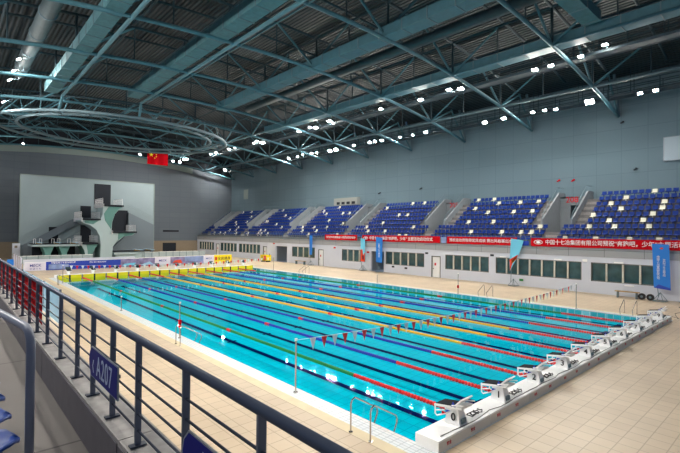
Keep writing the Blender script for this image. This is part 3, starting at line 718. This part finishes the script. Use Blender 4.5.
# commentary booth behind block, screens and hatches
T = empty('press_table', (43.5, 46.5, 10.2), 'pale boxy press booth with monitors above the fourth seat block', 'booth')
MB().box(-.3, .5, 0, 6, 0, 1.3).build('booth_body', mat('booth_paint', (150, 152, 148), .7), T)
for k in range(4): MB().box(-.34, -.3, .5+1.3*k, 1.3+1.3*k, .15, .6).build('monitor', M['dark'], T)
T = empty('wall_screen', (44.25, -2, 14.1), 'pale blank screen high on the side wall', 'screen')
MB().box(-.05, .03, 0, 5.4, -1.13, 1.13).build('screen_face', M['screen'], T)
fr = MB(); fr.box(-.07, .03, 5.4, 5.5, -1.2, 1.2); fr.box(-.07, .03, 0, 5.5, 1.13, 1.2); fr.box(-.07, .03, 0, 5.5, -1.2, -1.13); fr.build('screen_frame', M['signedge'], T)
tag(MB().box(44.2, 44.28, 84.8, 86.7, 13.1, 15.4).build('wall_hatch', M['frieze']), 'pale rectangular hatch on the side wall near the far corner', 'hatch')
for k, (yy, zz) in enumerate([(5.8, 12.4), (11.9, 11.7), (13.5, 11.8), (33.5, 12.2), (42, 12), (7, 17.5)]):
    T = empty('security_camera', (44.2, yy, zz), 'small wall-mounted camera on the side wall, %s from the blank screen' % ORD[k], 'camera', 'small devices on the side wall')
    MB().box(-.12, .05, -.08, .08, -.08, .08).build('mount', M['red'] if k in (1, 2) else M['dark'], T); MB().tube([(-.1, 0, -.05), (-.4, .1, -.18)], .08, 8).build('camera_body', M['red'] if k in (1, 2) else M['dark'], T)

# ------------------------------------------------------------------ red banners
def banner(y1, y0, body, size, lab, logo=False, sx=1.0):
    # y1 larger (left in view)
    x = W1-.13
    T = empty('red_banner', (x, (y0+y1)/2, 4.2), lab, 'banner', 'red cloth banners on the parapet railing')
    L = y1-y0; b = MB(); n = 24
    vs = []; 
    for k in range(n+1):
        yy = -L/2+L*k/n; d = .02*math.sin(k*1.3)
        vs += [(d-.02, yy, 0), (d-.02, yy, .84), (d-.005, yy, .84), (d-.005, yy, 0)]
    fs = []
    for k in range(n):
        for a in range(4): fs.append((4*k+a, 4*k+(a+1) % 4, 4*k+4+(a+1) % 4, 4*k+4+a))
    fs += [(0, 1, 2, 3), (4*n+3, 4*n+2, 4*n+1, 4*n)]
    b.add(vs, fs).build('banner_cloth', M['red'], T)
    t = text('banner_lettering', body, size, (x-.06, y1-1.45 if logo else y1-.35, 4.62), '-x', M['textw'], T, sx=sx, align='LEFT')
    if logo:
        MB().prism([(-.28, 0), (0, .14), (.28, 0), (0, -.14)], 0, -.05, -.04).build('banner_logo', M['textw'], T, loc=(0, L/2-.75, .43))
        MB().tube([(-.05, .42*math.cos(a), .2*math.sin(a)) for a in [2*math.pi*j/20 for j in range(20)]], .03, 5, closed=True).build('banner_logo', M['textw'], T, loc=(0, L/2-.75, .43))
banner(12.85, -7.2, '中国十七冶集团有限公司预祝“奔跑吧，少年”主题活动圆满成功', .52, 'long red banner starting beside entrance 208 with white Chinese lettering and logo', True, sx=.90)
banner(22.96, 14.33, '预祝运动员取得优异成绩 赛出风格赛出水平', .42, 'red banner with small white lettering between the tilted flag and entrance 205', sx=1.02)
banner(37.3, 23.95, '中国十七冶集团“奔跑吧，少年” 主题活动启动仪式', .50, 'red banner with logo behind the two upright feather flags', True, sx=.98)
banner(45.6, 38.36, '热烈祝贺活动圆满成功 预祝取得优异成绩', .36, 'shortest red banner, farthest along the parapet', sx=1.0)
tag(MB().box(W1-.12, W1-.1, 13.1, 14.2, 4.25, 4.7).build('blue_poster', M['bannerblue']), 'small blue poster tied between two red banners behind the tilted flag', 'poster')
tag(MB().box(W1-.12, W1-.1, 23.1, 23.8, 4.25, 4.95).build('blue_poster', M['muralblue']), 'pale blue poster between two red banners above the white door', 'poster')

# ------------------------------------------------------------------ upright flags on stands
def flagstand(x, y, zs, quad, m, lab, body=None, prints=None, tripod=True):
    """quad: corner list (dy,z) of the cloth in the plane x"""
    T = empty('banner_stand', (x, y, 0), lab, 'flag stand', 'upright flags along the side wall')
    MB().tube([(0, zs[0], .35), (0, zs[1], zs[2])], .03, 6).build('pole', M['steelend'], T)
    for a in (0, 1, 2, 3):
        ang = a*math.pi/2+.6; MB().tube([(0, 0, .75), (.55*math.cos(ang), .55*math.sin(ang), .03)], .022, 5).build('leg', M['steelend'], T)
    MB().tube([(.55*math.cos(a*math.pi/2+.6), .55*math.sin(a*math.pi/2+.6), .05) for a in range(4)], .03, 5, closed=True).build('water_base', M['steelend'], T)
    b = MB(); n = len(quad)
    b.prism(quad, 0, -.06, -.035).build('flag_cloth', M[m], T)
    if body: 
        for q, (dy, s_, tx) in enumerate(body):
            cz = sum(p[1] for p in quad)/n-.1
            o = text('flag_lettering', '\n'.join(tx), s_, (x-.07, y+dy, cz), '-x', M['textw'], T)
    for (pq, mm) in (prints or []): MB().prism(pq, 0, -.068, -.06).build('flag_print', M[mm], T)
    return T
flagstand(34.4, 1.75, (.1, .55, 4.6), [(.55, 4.75), (-.60, 4.70), (-.72, .98), (.42, 1.10)], 'flagblue', 'large sky blue upright flag with white vertical lettering on tripod near block 9',
          body=[(.12, .22, '中国十七冶集团有限公司'), (-.28, .20, '奔跑吧少年主题活动')], prints=[([(-.1, 4.45), (-.25, 4.38), (-.12, 4.3), (.05, 4.36)], 'flagred'), ([(.42, 1.1), (-.72, .98), (-.71, 1.16), (.1, 1.4)], 'bannerblue')])
flagstand(34.7, 14.4, (.3, .1, 4.9), [(.25, 4.95), (-1.1, 4.78), (-.55, 3.2), (-.02, 2.3), (.35, 1.55), (.42, 2.4)], 'flaglight', 'tilted pale blue feather flag with orange red print standing by the windows',
          prints=[([(.40, 2.75), (-.1, 3.05), (-.5, 3.3), (-.35, 2.85), (.1, 2.35), (.35, 1.55)], 'flagred'), ([(.2, 2.6), (-.3, 3.1), (-.4, 3.0), (.1, 2.4)], 'star')])
flagstand(34.8, 33.4, (.3, .5, 4.8), [(.65, 4.85), (-.55, 4.72), (-.5, 1.3), (.6, 1.35)], 'flagblue', 'blue upright feather flag with white lettering beside the open doorway', body=[(.05, .26, '奔跑吧少年主题活动')], prints=None)
flagstand(34.8, 36.6, (.3, .4, 4.6), [(.42, 4.6), (-.42, 4.5), (-.42, 1.2), (.38, 1.25)], 'flaglight', 'pale blue feather flag with red lower print left of the open doorway',
          prints=[([(.38, 1.3), (-.42, 1.25), (-.42, 2.6), (-.1, 2.2), (.1, 3.1), (.39, 2.9)], 'flagred'), ([(.1, 1.6), (-.2, 1.6), (-.2, 2.2), (.1, 2.1)], 'bannerblue')])
flagstand(34.8, 48.5, (.2, .3, 4.8), [(.35, 4.85), (-.4, 4.85), (-.35, 1.7), (.3, 1.7)], 'flagblue', 'slim blue feather flag standing before the far window row')
# bench, drums, signs on wall
def bench(x, y, L, lab):
    T = empty('bench', (x, y, 0), lab, 'bench', 'benches along the side wall')
    MB().box(-.22, .22, -L/2, L/2, .52, .58).build('bench_top', M['wood'], T)
    for s_ in (-1, 1):
        MB().box(-.2, .2, s_*(L/2-.2)-.04, s_*(L/2-.2)+.04, 0, .52).build('leg', M['steelend'], T)
bench(34.4, 4.1, 1.8, 'wooden topped bench by the wall near the large blue flag')
bench(34.7, 51.2, 2.6, 'long bench under the far windows')
for k, yy in enumerate((3.0, 2.4)):
    T = empty('rubber_roller', (34.3, yy, .28), 'black rubber roller lying beside the bench end, '+('nearer the blue flag' if k else 'touching the bench'), 'roller', 'black rollers by the bench')
    MB().tube([(-.1, 0, 0), (.1, 0, 0)], .27, 16).build('tyre', M['black'], T); MB().tube([(-.12, 0, 0), (.12, 0, 0)], .1, 10).build('hub', M['steelend'], T)
for k, (yy, zz) in enumerate([(17.2, 3.05), (13.9, .62), (29.3, .8), (31.5, .85), (36.2, 2.6), (7.8, 3.0), (60.2, 3.2), (43.4, 3.0), (26, 2.9)]):
    nm = 'wall_box'
    tag(MB().box(W1-.08, W1, yy-.2, yy+.2, zz-.1, zz+.12).build(nm, M[['dark', 'greenrope', 'dark', 'dark', 'red', 'whitep', 'red', 'red', 'dark'][k]]),
        'small %s box on white wall, %s' % (['dark', 'green', 'dark', 'dark', 'red', 'white', 'red', 'red', 'dark'][k], ['between two window groups above sill', 'low under the window behind tilted flag', 'low under window left of the door', 'low under window near blue flag', 'beside the open doorway', 'between the two nearest window groups', 'above the farther open doorway', 'above the ribbed wall by the far door', 'above the first white door']
                                                       [k]), 'wall box', 'small boxes on the white wall')
for i, y in enumerate((5.0, 10.2, 15.9, 4.2)):
    T = tag(MB().box(W1-.15, W1, y-.35, y+.35, 2.9 if i < 3 else .92, 3.02 if i < 3 else 1.02).build('wall_lamp', M['whitep']), 'white strip lamp on the wall %s' % ['over the nearest window', 'over the second window group', 'over the tilted flag window', 'under the nearest window'][i], 'wall lamp', 'strip lamps on the white wall')

# ------------------------------------------------------------------ barrier banners behind the far end
def barrier(x0, x1, z1, m, lab, texts=(), extra=None, nm='barrier_banner'):
    T = empty(nm, ((x0+x1)/2, 62, 0), lab, 'banner', 'banners along the far deck barrier'); hw = (x1-x0)/2
    MB().box(-hw, hw, 0, .05, .05, z1).build('banner_face', M[m], T)
    fr = MB(); fr.box(-hw, hw, -.01, .07, z1, z1+.05)
    for q in (-hw+.03, hw-.03): fr.box(q-.03, q+.03, .05, .35, 0, z1)
    fr.build('support_frame', M['whitep'], T)
    for tx, size, dx, z, mm in texts: text('banner_lettering', tx, size, ((x0+x1)/2+dx, 61.98, z), '-y', M[mm], T)
    for poly, mm in (extra or []): MB().prism(poly, 1, -.03, -.01).build('banner_print', M[mm], T)
barrier(-1.6, .7, 1.12, 'panelwhite', 'white banner with blue lettering at left end of barrier', [('MECK', .48, 0, .72, 'textb'), ('中 冶 十 七', .26, 0, .28, 'textb')])
barrier(.7, 9.9, 1.18, 'bannerblue', 'long royal blue banner with small white lettering behind the far blocks', [('安徽省青少年游泳锦标赛', .26, -2.6, .98, 'textw'), ('更高 更快 更强 更团结', .22, 1.6, .9, 'textw')], [([(-4.3, .15), (-2.0, .15), (-2.0, .8), (-4.3, .8)], 'muralblue')])
barrier(9.9, 12.4, 1.2, 'mauve', 'mauve picture banner right of the long blue banner', extra=[([(-1, .2), (.6, .2), (.9, .6), (-.7, .5)], 'flaglight')])
barrier(12.4, 14.8, 1.25, 'mauve', 'mauve picture banner left of the middle white logo banner', extra=[([(-1, .2), (1, .25), (.4, .7)], 'lightblue')])
barrier(14.8, 17.2, 1.3, 'panelwhite', 'white logo banner in the middle of the barrier', [('MECK', .46, 0, .75, 'textb')])
barrier(17.2, 19.5, 1.25, 'mauve', 'mauve picture banner right of the middle white logo banner', extra=[([(-.8, .25), (.8, .25), (.5, .8), (-.5, .7)], 'flagred')])
barrier(19.5, 22.7, 1.28, 'muralblue', 'pale blue landscape banner left of the last white logo banner', extra=[([(-1.6, .1), (1.6, .1), (1.6, .5), (.3, .35), (-1.6, .6)], 'mauve')])
barrier(22.7, 24.6, 1.3, 'panelwhite', 'white logo banner beside the yellow banner', [('MECK', .42, 0, .8, 'textb')])
barrier(24.6, 27.9, 1.35, 'yellow', 'yellow banner with black lettering at right end of barrier', [('全民健身', .6, .2, .72, 'black')], [([(-1.5, .45), (-1.1, .45), (-1.1, 1.0), (-1.5, 1.0)], 'flagred')])
struct(MB().box(-1.7, 12, 62.4, 62.6, 0, 1.5).build('trim_9', M['white']), 'low white wall behind the blue banner')
# low fences behind
def fence(x0, x1, y, z1, n, lab):
    T = empty('glass_fence', (x0, y, 0), lab, 'fence', 'low fences around the diving pool')
    for k in range(n):
        a = (x1-x0)*k/n; b = (x1-x0)*(k+1)/n
        MB().box(a+.05, b-.05, 0, .03, .1, z1).build('fence_panel', M['frost'], T)
        MB().box(a-.03, a+.03, -.02, .06, 0, z1+.05).build('fence_post', M['steelend'], T)
    MB().box(0, x1-x0, -.01, .05, z1, z1+.06).build('top_rail', M['whitep'], T)
fence(-1.4, 9.4, 76, 1.25, 7, 'frosted glass fence at the foot of the springboards')
fence(18.5, 30.5, 78, 1.3, 9, 'white panel fence right of the diving tower')
for k, y in enumerate((64, 66.5, 69.5, 73)):
    T = empty('barrier_stand', (-1.75+.05*k, y, 0), 'white upright board on the left deck, %s behind the barrier banners' % ORD[k], 'board', 'white upright boards on the left deck')
    MB().box(-.05, .05, 0, 1.6, .1, 1.7).build('board_face', M['panelwhite'], T); MB().box(-.08, .08, 1.65, 1.8, 0, 1.75).build('board_post', M['tanwall'], T)
T = empty('standing_sign', (-3.05, 62.5, 0), 'small bright blue upright board at the left end of the deck', 'sign')
MB().box(-.35, .35, 0, .06, .1, 1.6).build('sign_face', M['bannerblue' if False else 'flagblue'], T); MB().box(-.3, .3, -.1, .2, 0, .1).build('sign_foot', M['steelend'], T)
T = empty('announcement_box', (.55, 86.5, 2.4), 'small white control box fixed low on left of the backdrop wall', 'box')
MB().box(-1.2, -.1, 0, .5, -2.4, .6).build('box_body', M['white'], T); MB().box(-.9, -.5, -.03, 0, -.2, .2).build('box_label', M['tanwall'], T)
# yellow trolley board by the right wall
T = empty('trolley', (33.3, 59.6, 0), 'yellow printed trolley parked by the wall near the farther open doorway', 'trolley')
MB().box(-.5, .5, -1.0, 1.0, .25, 1.25).build('trolley_body', M['yellow'], T)
MB().box(-.53, -.5, -.9, -.1, .4, 1.1).build('red_print', M['flagred'], T); MB().box(-.53, -.5, .3, .5, .4, 1.1).build('black_print', M['black'], T)
for q in (-.8, .8): MB().tube([(-.4, q, .13), (.4, q, .13)], .13, 12).build('wheel', M['black'], T)
MB().tube([(0, -1.0, 1.2), (0, -1.25, 1.5), (0, -1.25, 1.0)], .03, 5).build('push_handle', M['black'], T)
# pale blue boards on the near deck beside pool corner
T = empty('lane_cover_board', (-4.3, 31, 0), 'pale blue translucent sheet board standing on the near deck beyond the red banner', 'board')
MB().prism([(-8.5, 0), (8.2, 0), (8.2, 1.0), (7.6, 2.0), (-8.5, 2.0)], 0, -.03, .03).build('sheet', M['lightblue'], T)
for q in (-8.5, -3, 2.5, 8.2): MB().box(-.05, .05, q-.05, q+.05, 0, 2.05).build('frame_post', M['railgrey'], T)
MB().box(-.04, .04, -8.5, 8.2, -.0, .06).build('bottom_bar', M['whitep'], T)

# ------------------------------------------------------------------ diving backdrop and tower
def wallbox(name, x0, x1, z0, z1, y=87.6): return struct(box(name, M['dark'], x0, x1, y-.06, y+.4, z0, z1))
T = MB().box(.5, 23.3, 87.6, 88.2, 0, 15.1)
struct(T.build('wall_diving_backdrop', M['panelw']), 'pale backdrop wall behind the diving tower')
struct(MB().box(.35, .5, 87.5, 88.2, 0, 15.25).box(.35, 23.45, 87.5, 88.2, 15.1, 15.25).box(23.3, 23.45, 87.5, 88.2, 0, 15.25).build('trim_10', M['frieze']))
for k, (x0, x1, z0, z1) in enumerate([(12.1, 15.0, 10.4, 14.4), (9.75, 11.55, 7.7, 10.0), (9.8, 11.6, 3.05, 6.3), (15.3, 18.2, 5.05, 9.4), (4.75, 6.2, 2.9, 5.9)]):
    wallbox('door_%d' % (6+k), x0, x1, z0, z1)
# stair walls in front of backdrop; shadow beneath the flights built as grey walls too
T = empty('diving_stairs', (0, 87.2, 0), 'grey zigzag stair walls and shadow shapes with thin rails climbing the backdrop', 'stairs')
MB().prism([(.8, 0), (.8, 2.6), (3.0, 4.0), (9.3, 7.9), (9.3, 6.6), (6.2, 4.6), (3.5, 2.9), (3.5, 0)], 1, -.25, .3).build('stair_wall', M['panelg'], T)
MB().prism([(18.2, 9.0), (23.2, 6.6), (23.2, 0.9), (18.2, 3.6)], 1, -.2, .3).build('stair_wall', M['panelg'], T)
MB().prism([(13.5, .3), (18, 4.6), (23.2, 1.6), (23.2, 0), (13.5, 0)], 1, -.4, .3).build('stair_wall', M['panelg'], T)
MB().prism([(6.3, 3.0), (9.6, 5.0), (9.6, 3.0)], 1, -.35, .3).build('stair_wall', M['panelw'], T)
for (xa, za, xb, zb_) in ((.8, 3.6, 9.3, 9.0), (3.4, 6.4, 9.3, 9.8), (18.0, 10.1, 23.2, 7.5)):
    for d in (0, .45, .9):
        MB().tube([(xa, -.3, za+d*.7), (xb, -.3, zb_+d*.7)], .035, 5).build('stair_rail', M['panelw'], T)
Y0 = 80.0
TW = empty('diving_tower', (12, 80.2, 0), 'pale green white sculpted concrete diving tower with four platforms on curved branches', 'diving tower')
def platform(x0, x1, z, rails=True):
    L = 6.4
    sl = MB().box(x0-12, x1-12, -.2, L, z-.28, z).build('platform', M['dark'], TW)
    MB().box(x0-12.02, x0-11.88, -.2, L, z-.5, z+.12).build('side_edge', M['whitec'], sl)
    for xx in (x0-11.93, x1-12.07):
        b = MB()
        for h in (.5, .85, 1.2): b.tube([(xx, .6, z+h), (xx, L-.1, z+h)], .035, 5)
        for q in range(9): b.tube([(xx, .6+q*(L-.8)/8, z), (xx, .6+q*(L-.8)/8, z+1.22)], .035, 5)
        b.build('guard_rail', M['whitec'], sl)
platform(11.9, 15.35, 10.05); platform(8.5, 11.5, 7.45); platform(13.4, 17.7, 5.2); platform(8.5, 11.2, 3.15)
sh = lambda L_: [(a-12, b) for a, b in L_]
main = [(11.6, 0), (11.66, 2.72), (11.47, 4.3), (10.9, 5.5), (9.9, 6.3), (9.0, 6.6), (8.4, 7.0), (8.4, 7.2), (11.5, 7.2), (11.87, 8.2), (11.97, 9.75), (15.3, 9.75), (14.66, 9.3), (13.95, 8.4), (13.5, 6.9), (13.36, 4.95), (17.6, 4.95), (17.1, 4.5), (15.4, 4.2), (14.4, 3.5), (13.7, 2.4), (13.5, 0)]
tk = MB().prism(sh(main), 1, .3, 4.4).build('trunk', M['towerw'], TW)
MB().prism(sh([(12.9, 9.74), (15.25, 9.74), (14.6, 9.3), (13.9, 8.4), (13.45, 6.9), (13.3, 5.6), (12.3, 7.2), (12.1, 8.4)]), 1, .22, .3).build('green_flank', M['towerg'], tk)
MB().prism(sh([(14.6, 4.94), (17.5, 4.94), (17.0, 4.52), (15.4, 4.22), (14.5, 3.6)]), 1, .22, .3).build('green_flank', M['towerg'], tk)
MB().prism(sh([(9.0, 7.1), (11.3, 7.15), (10.4, 6.45), (9.1, 6.65)]), 1, .22, .3).build('green_flank', M['towerg'], tk)
pl = MB().prism(sh([(9.35, 0), (9.0, 1.8), (8.5, 2.8), (11.15, 2.8), (10.7, 2.2), (10.35, 1.2), (10.3, 0)]), 1, .2, 4).build('pillar', M['towerg'], TW)
MB().prism(sh([(9.35, 0), (9.0, 1.8), (8.5, 2.8), (9.3, 2.8), (9.5, 1.8), (9.6, 0)]), 1, .1, .2).build('white_edge', M['towerw'], pl)
T = empty('springboard_deck', (4.8, 80, 3.0), 'long raised springboard deck on two flared pillars, left of the tower', 'diving deck')
MB().box(-3.4, 3.4, .2, 5.5, -.42, -.08).build('deck_slab', M['towerw'], T)
MB().box(-3.3, 3.3, .15, 5.5, -.08, .02).build('deck_top', M['dark'], T)
for x in (-1.15, 1.2):
    MB().prism([(x-.85, -.42), (x+.85, -.42), (x+.4, -1.6), (x+.35, -3), (x-.35, -3), (x-.4, -1.6)], 1, .5, 3.5).build('deck_pillar', M['towerg'], T)
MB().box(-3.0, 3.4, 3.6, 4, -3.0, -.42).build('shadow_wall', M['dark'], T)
for k, x in enumerate((2.3, 4.9, 7.3)):
    T = empty('springboard', (x, 77.8, 3.1), 'three metre springboard with tan roller stand, %s from the left' % ORD[k], 'springboard', 'three metre springboards')
    MB().box(-.25, .25, 0, 4.8, .12, .17).build('board', M['lightblue'], T); MB().box(-.4, .4, 2.6, 3.3, -.05, .16).build('roller_stand', M['wood'], T)
    for s_ in (-1, 1): MB().tube([(s_*.42, 2.6, -.05), (s_*.42, 2.6, .75), (s_*.42, 5, .75), (s_*.42, 5, -.05)], .03, 5).build('hand_rail', M['whitep'], T)
T = empty('low_springboard_deck', (16, 80, 1.5), 'low pale deck right of the tower for one metre boards', 'diving deck')
MB().box(-2.2, 1.8, 0, 3.5, -.6, -.25).build('deck_slab', M['towerw'], T); MB().box(-2.1, 4.4, .1, 3.2, -.1, .05).build('deck_top', M['dark'], T); MB().box(-1.9, 4.2, .4, 3, -1.5, -.1).build('deck_base', M['towerw'], T)
for k, x in enumerate((17.9, 19.9)):
    T = empty('springboard', (x, 77.5, 1.62), 'one metre springboard with tan stand, %s of the pair right of tower' % ('left' if k == 0 else 'right'), 'springboard', 'one metre springboards')
    MB().box(-.25, .25, 0, 4.8, .12, .17).build('board', M['lightblue'], T); MB().box(-.45, .45, 2.6, 3.3, -.06, .16).build('roller_stand', M['wood'], T)
# national flag
T = empty('hanging_flag', (19.4, 80, 18.25), 'red flag with five yellow stars hanging from the roof above the tower', 'flag')
n = 16; vs = []; fs = []
for k in range(n+1):
    x = 4*k/n; d = .10*math.sin(k*.9); vs += [(x, d, 0), (x, d, 2.5), (x, d+.02, 2.5), (x, d+.02, 0)]
for k in range(n):
    for a in range(4): fs.append((4*k+a, 4*k+(a+1) % 4, 4*k+4+(a+1) % 4, 4*k+4+a))
fs += [(0, 1, 2, 3), (4*n+3, 4*n+2, 4*n+1, 4*n)]
MB().add(vs, fs).build('flag_cloth', M['red'], T)
def star(cx, cz, r, rot=0):
    p = [(cx+(r if q % 2 == 0 else r*.4)*math.cos(rot+math.pi/2+q*math.pi/5), cz+(r if q % 2 == 0 else r*.4)*math.sin(rot+math.pi/2+q*math.pi/5)) for q in range(10)]
    MB().prism(p, 1, -.16, -.13).build('star', M['star'], T)
star(.7, 1.85, .42)
for q, (x, z) in enumerate(((1.35, 2.25), (1.65, 1.95), (1.65, 1.55), (1.35, 1.25))): star(x, z, .15, .3*q)
MB().tube([(0, 0, 2.5), (4, 0, 2.5)], .04, 6).build('flag_rod', M['steelend'], T)
for x in (.2, 3.8): MB().tube([(x, 0, 2.5), (x, 0, zr(19.4+x)-18.25+.05)], .015, 4).build('flag_cord', M['steelend'], T)

# ------------------------------------------------------------------ near guard railing
RXN, ZR, ZC = -8.37, 4.846, 4.16
T = empty('guard_railing', (RXN, 0, ZC), 'long charcoal steel guard railing on the concrete curb in front of camera', 'railing')
MB().tube([(0, -12, ZR-ZC), (0, 40, ZR-ZC)], .0245, 16).build('top_rail', M['railgrey'], T, smooth=True)
ys = [-5.65, -4.92, -4.17, -3.59, -3.01, -2.42, -1.62, -.80, -.02, .72, 1.47, 2.25]
while ys[0] > -11: ys.insert(0, ys[0]-.66)
while ys[-1] < 30: ys.append(ys[-1]+.78)
for k, h in enumerate((.10, .205, .31, .415, .52)):
    MB().tube([(.0, -12, h), (.0, 40, h)], .0075, 8).build('horizontal_bar', M['railbar'], T, smooth=True)
for y in ys:
    p = MB().box(-.019, .019, y-.008, y+.008, 0, ZR-ZC-.01).build('post', M['railgrey'], T)
    MB().box(-.05, .05, y-.026, y+.026, -.0, .010).build('base_plate', M['railbar'], p)
# red banner hung outside the railing
n = 40; vs = []; fs = []; ya, yb = -.13, 17.0
for k in range(n+1):
    y = ya+(yb-ya)*k/n; d = .008*math.sin(k*1.7); zlo = 4.27+.03*math.sin(k*.9)*(k > 1)
    vs += [(-8.335+d, y, zlo), (-8.335+d, y, 4.80), (-8.331+d, y, 4.80), (-8.331+d, y, zlo)]
for k in range(n):
    for a in range(4): fs.append((4*k+a, 4*k+(a+1) % 4, 4*k+4+(a+1) % 4, 4*k+4+a))
fs += [(0, 1, 2, 3), (4*n+3, 4*n+2, 4*n+1, 4*n)]
tag(MB().add(vs, fs).build('red_banner', M['red']), 'plain red cloth banner tied on the outer side of the near guard railing', 'banner')
# section signs on the railing
def sign(ya, yb, z0, z1, body, lab, arrow=None, size=.16, tdy=0):
    x = -8.43; T = empty('section_sign', (x, (ya+yb)/2, z0), lab, 'sign', 'blue section signs on the near railing')
    L = (ya-yb)/2; H = z1-z0
    poly = [(-L, 0), (L-.07, 0), (L-.02, .05), (L, H*.5), (L-.02, H-.05), (L-.07, H), (-L, H)]
    MB().prism(poly, 0, -.012, -.002).build('sign_frame', M['signedge'], T)
    c = [(q*(1-.012/L) if abs(q) > .01 else q, .008+p_*(1-.016/H)) for q, p_ in poly]
    MB().prism(c, 0, -.0145, -.011).build('sign_face', M['navy'], T)
    text('sign_lettering', body, size, (x-.016, (ya+yb)/2+tdy, z0+H*.47), '-x', M['textp'], T, sx=.82, ext=.001)
    for q in (-L*.55, L*.45): MB().box(.0, .05, q-.02, q+.02, H*.45, H*.55).build('clamp', M['railbar'], T)
sign(-3.20, -3.975, 4.405, 4.635, '‹ A207', 'blue A207 sign with left arrow clamped on the railing above the curb', size=.215)
sign(-5.05, -5.87, 4.375, 4.605, 'A207', 'blue section sign cut by the bottom frame edge with only letter A showing', size=.215, tdy=.02)
# stair handrail and seats in the gallery
T = empty('stair_handrail', (-8.91, -3.86, 3.8), 'thick grey steel handrail post with bent top in the gallery foreground', 'handrail')
MB().tube([(0, 0, 0), (0, 0, 1.02), (-.002, .015, 1.075), (-.008, .045, 1.12), (-.018, .10, 1.14), (-.07, .55, 1.14), (-.16, 1.3, 1.14), (-.2, 1.36, 1.1), (-.2, 1.38, 1.0), (-.2, 1.38, 0)], .0245, 14).build('rail_tube', M['handgrey'], T, smooth=True)
for a, b in ((0, 0), (-.2, 1.38)): MB().tube([(a, b, 0), (a, b, .012)], .06, 14).build('base_flange', M['railbar'], T)
def gseat():
    T = empty('gallery_seat'); 
    V = []; Fc = []; nu, nv = 13, 9
    for i in range(nu):
        u = i/(nu-1)      # front (0) to back (1)
        wd = .215*math.sqrt(max(.02, 1-(max(0, .45-u)/.45)**2.4)) if u < .45 else .215-.02*(u-.45)
        for j in range(nv):
            v = j/(nv-1)*2-1
            if u < .55: x = .20-.36*u/.55*1; z = .40+.018*math.cos(u*5)-.02*(1-v*v)*1.0+(.0 if u > .08 else -.02)
            else: t_ = (u-.55)/.45; x = -.16-.07*math.sin(t_*1.57)-.05*t_+.035*v*v; z = .39+.34*t_
            V.append((x, v*wd, z))
    for i in range(nu-1):
        for j in range(nv-1): Fc.append((i*nv+j, i*nv+j+1, (i+1)*nv+j+1, (i+1)*nv+j))
    b = MB(); b.add(V, Fc); o = b.build('seat_shell', M['seatblue2'], T, smooth=True)
    sm = o.modifiers.new('thickness', 'SOLIDIFY'); sm.thickness = .022; sm.offset = -1
    MB().box(-.05, .02, -.03, .03, 0, .37).build('bracket', M['railgrey'], T); MB().box(-.08, .06, -.08, .08, 0, .012).build('base_plate', M['railbar'], T)
    return T
gs = gseat()
for k, (yy) in enumerate((-3.66, -3.19, -2.74, -2.28)):
    o = gs if k == 0 else copy_tree(gs); o.location = (-9.14, yy, 3.8)
    tag(o, 'royal blue plastic gallery seat at bottom left corner, %s from the camera' % ORD[k], 'seat', 'gallery seats beside the handrail')
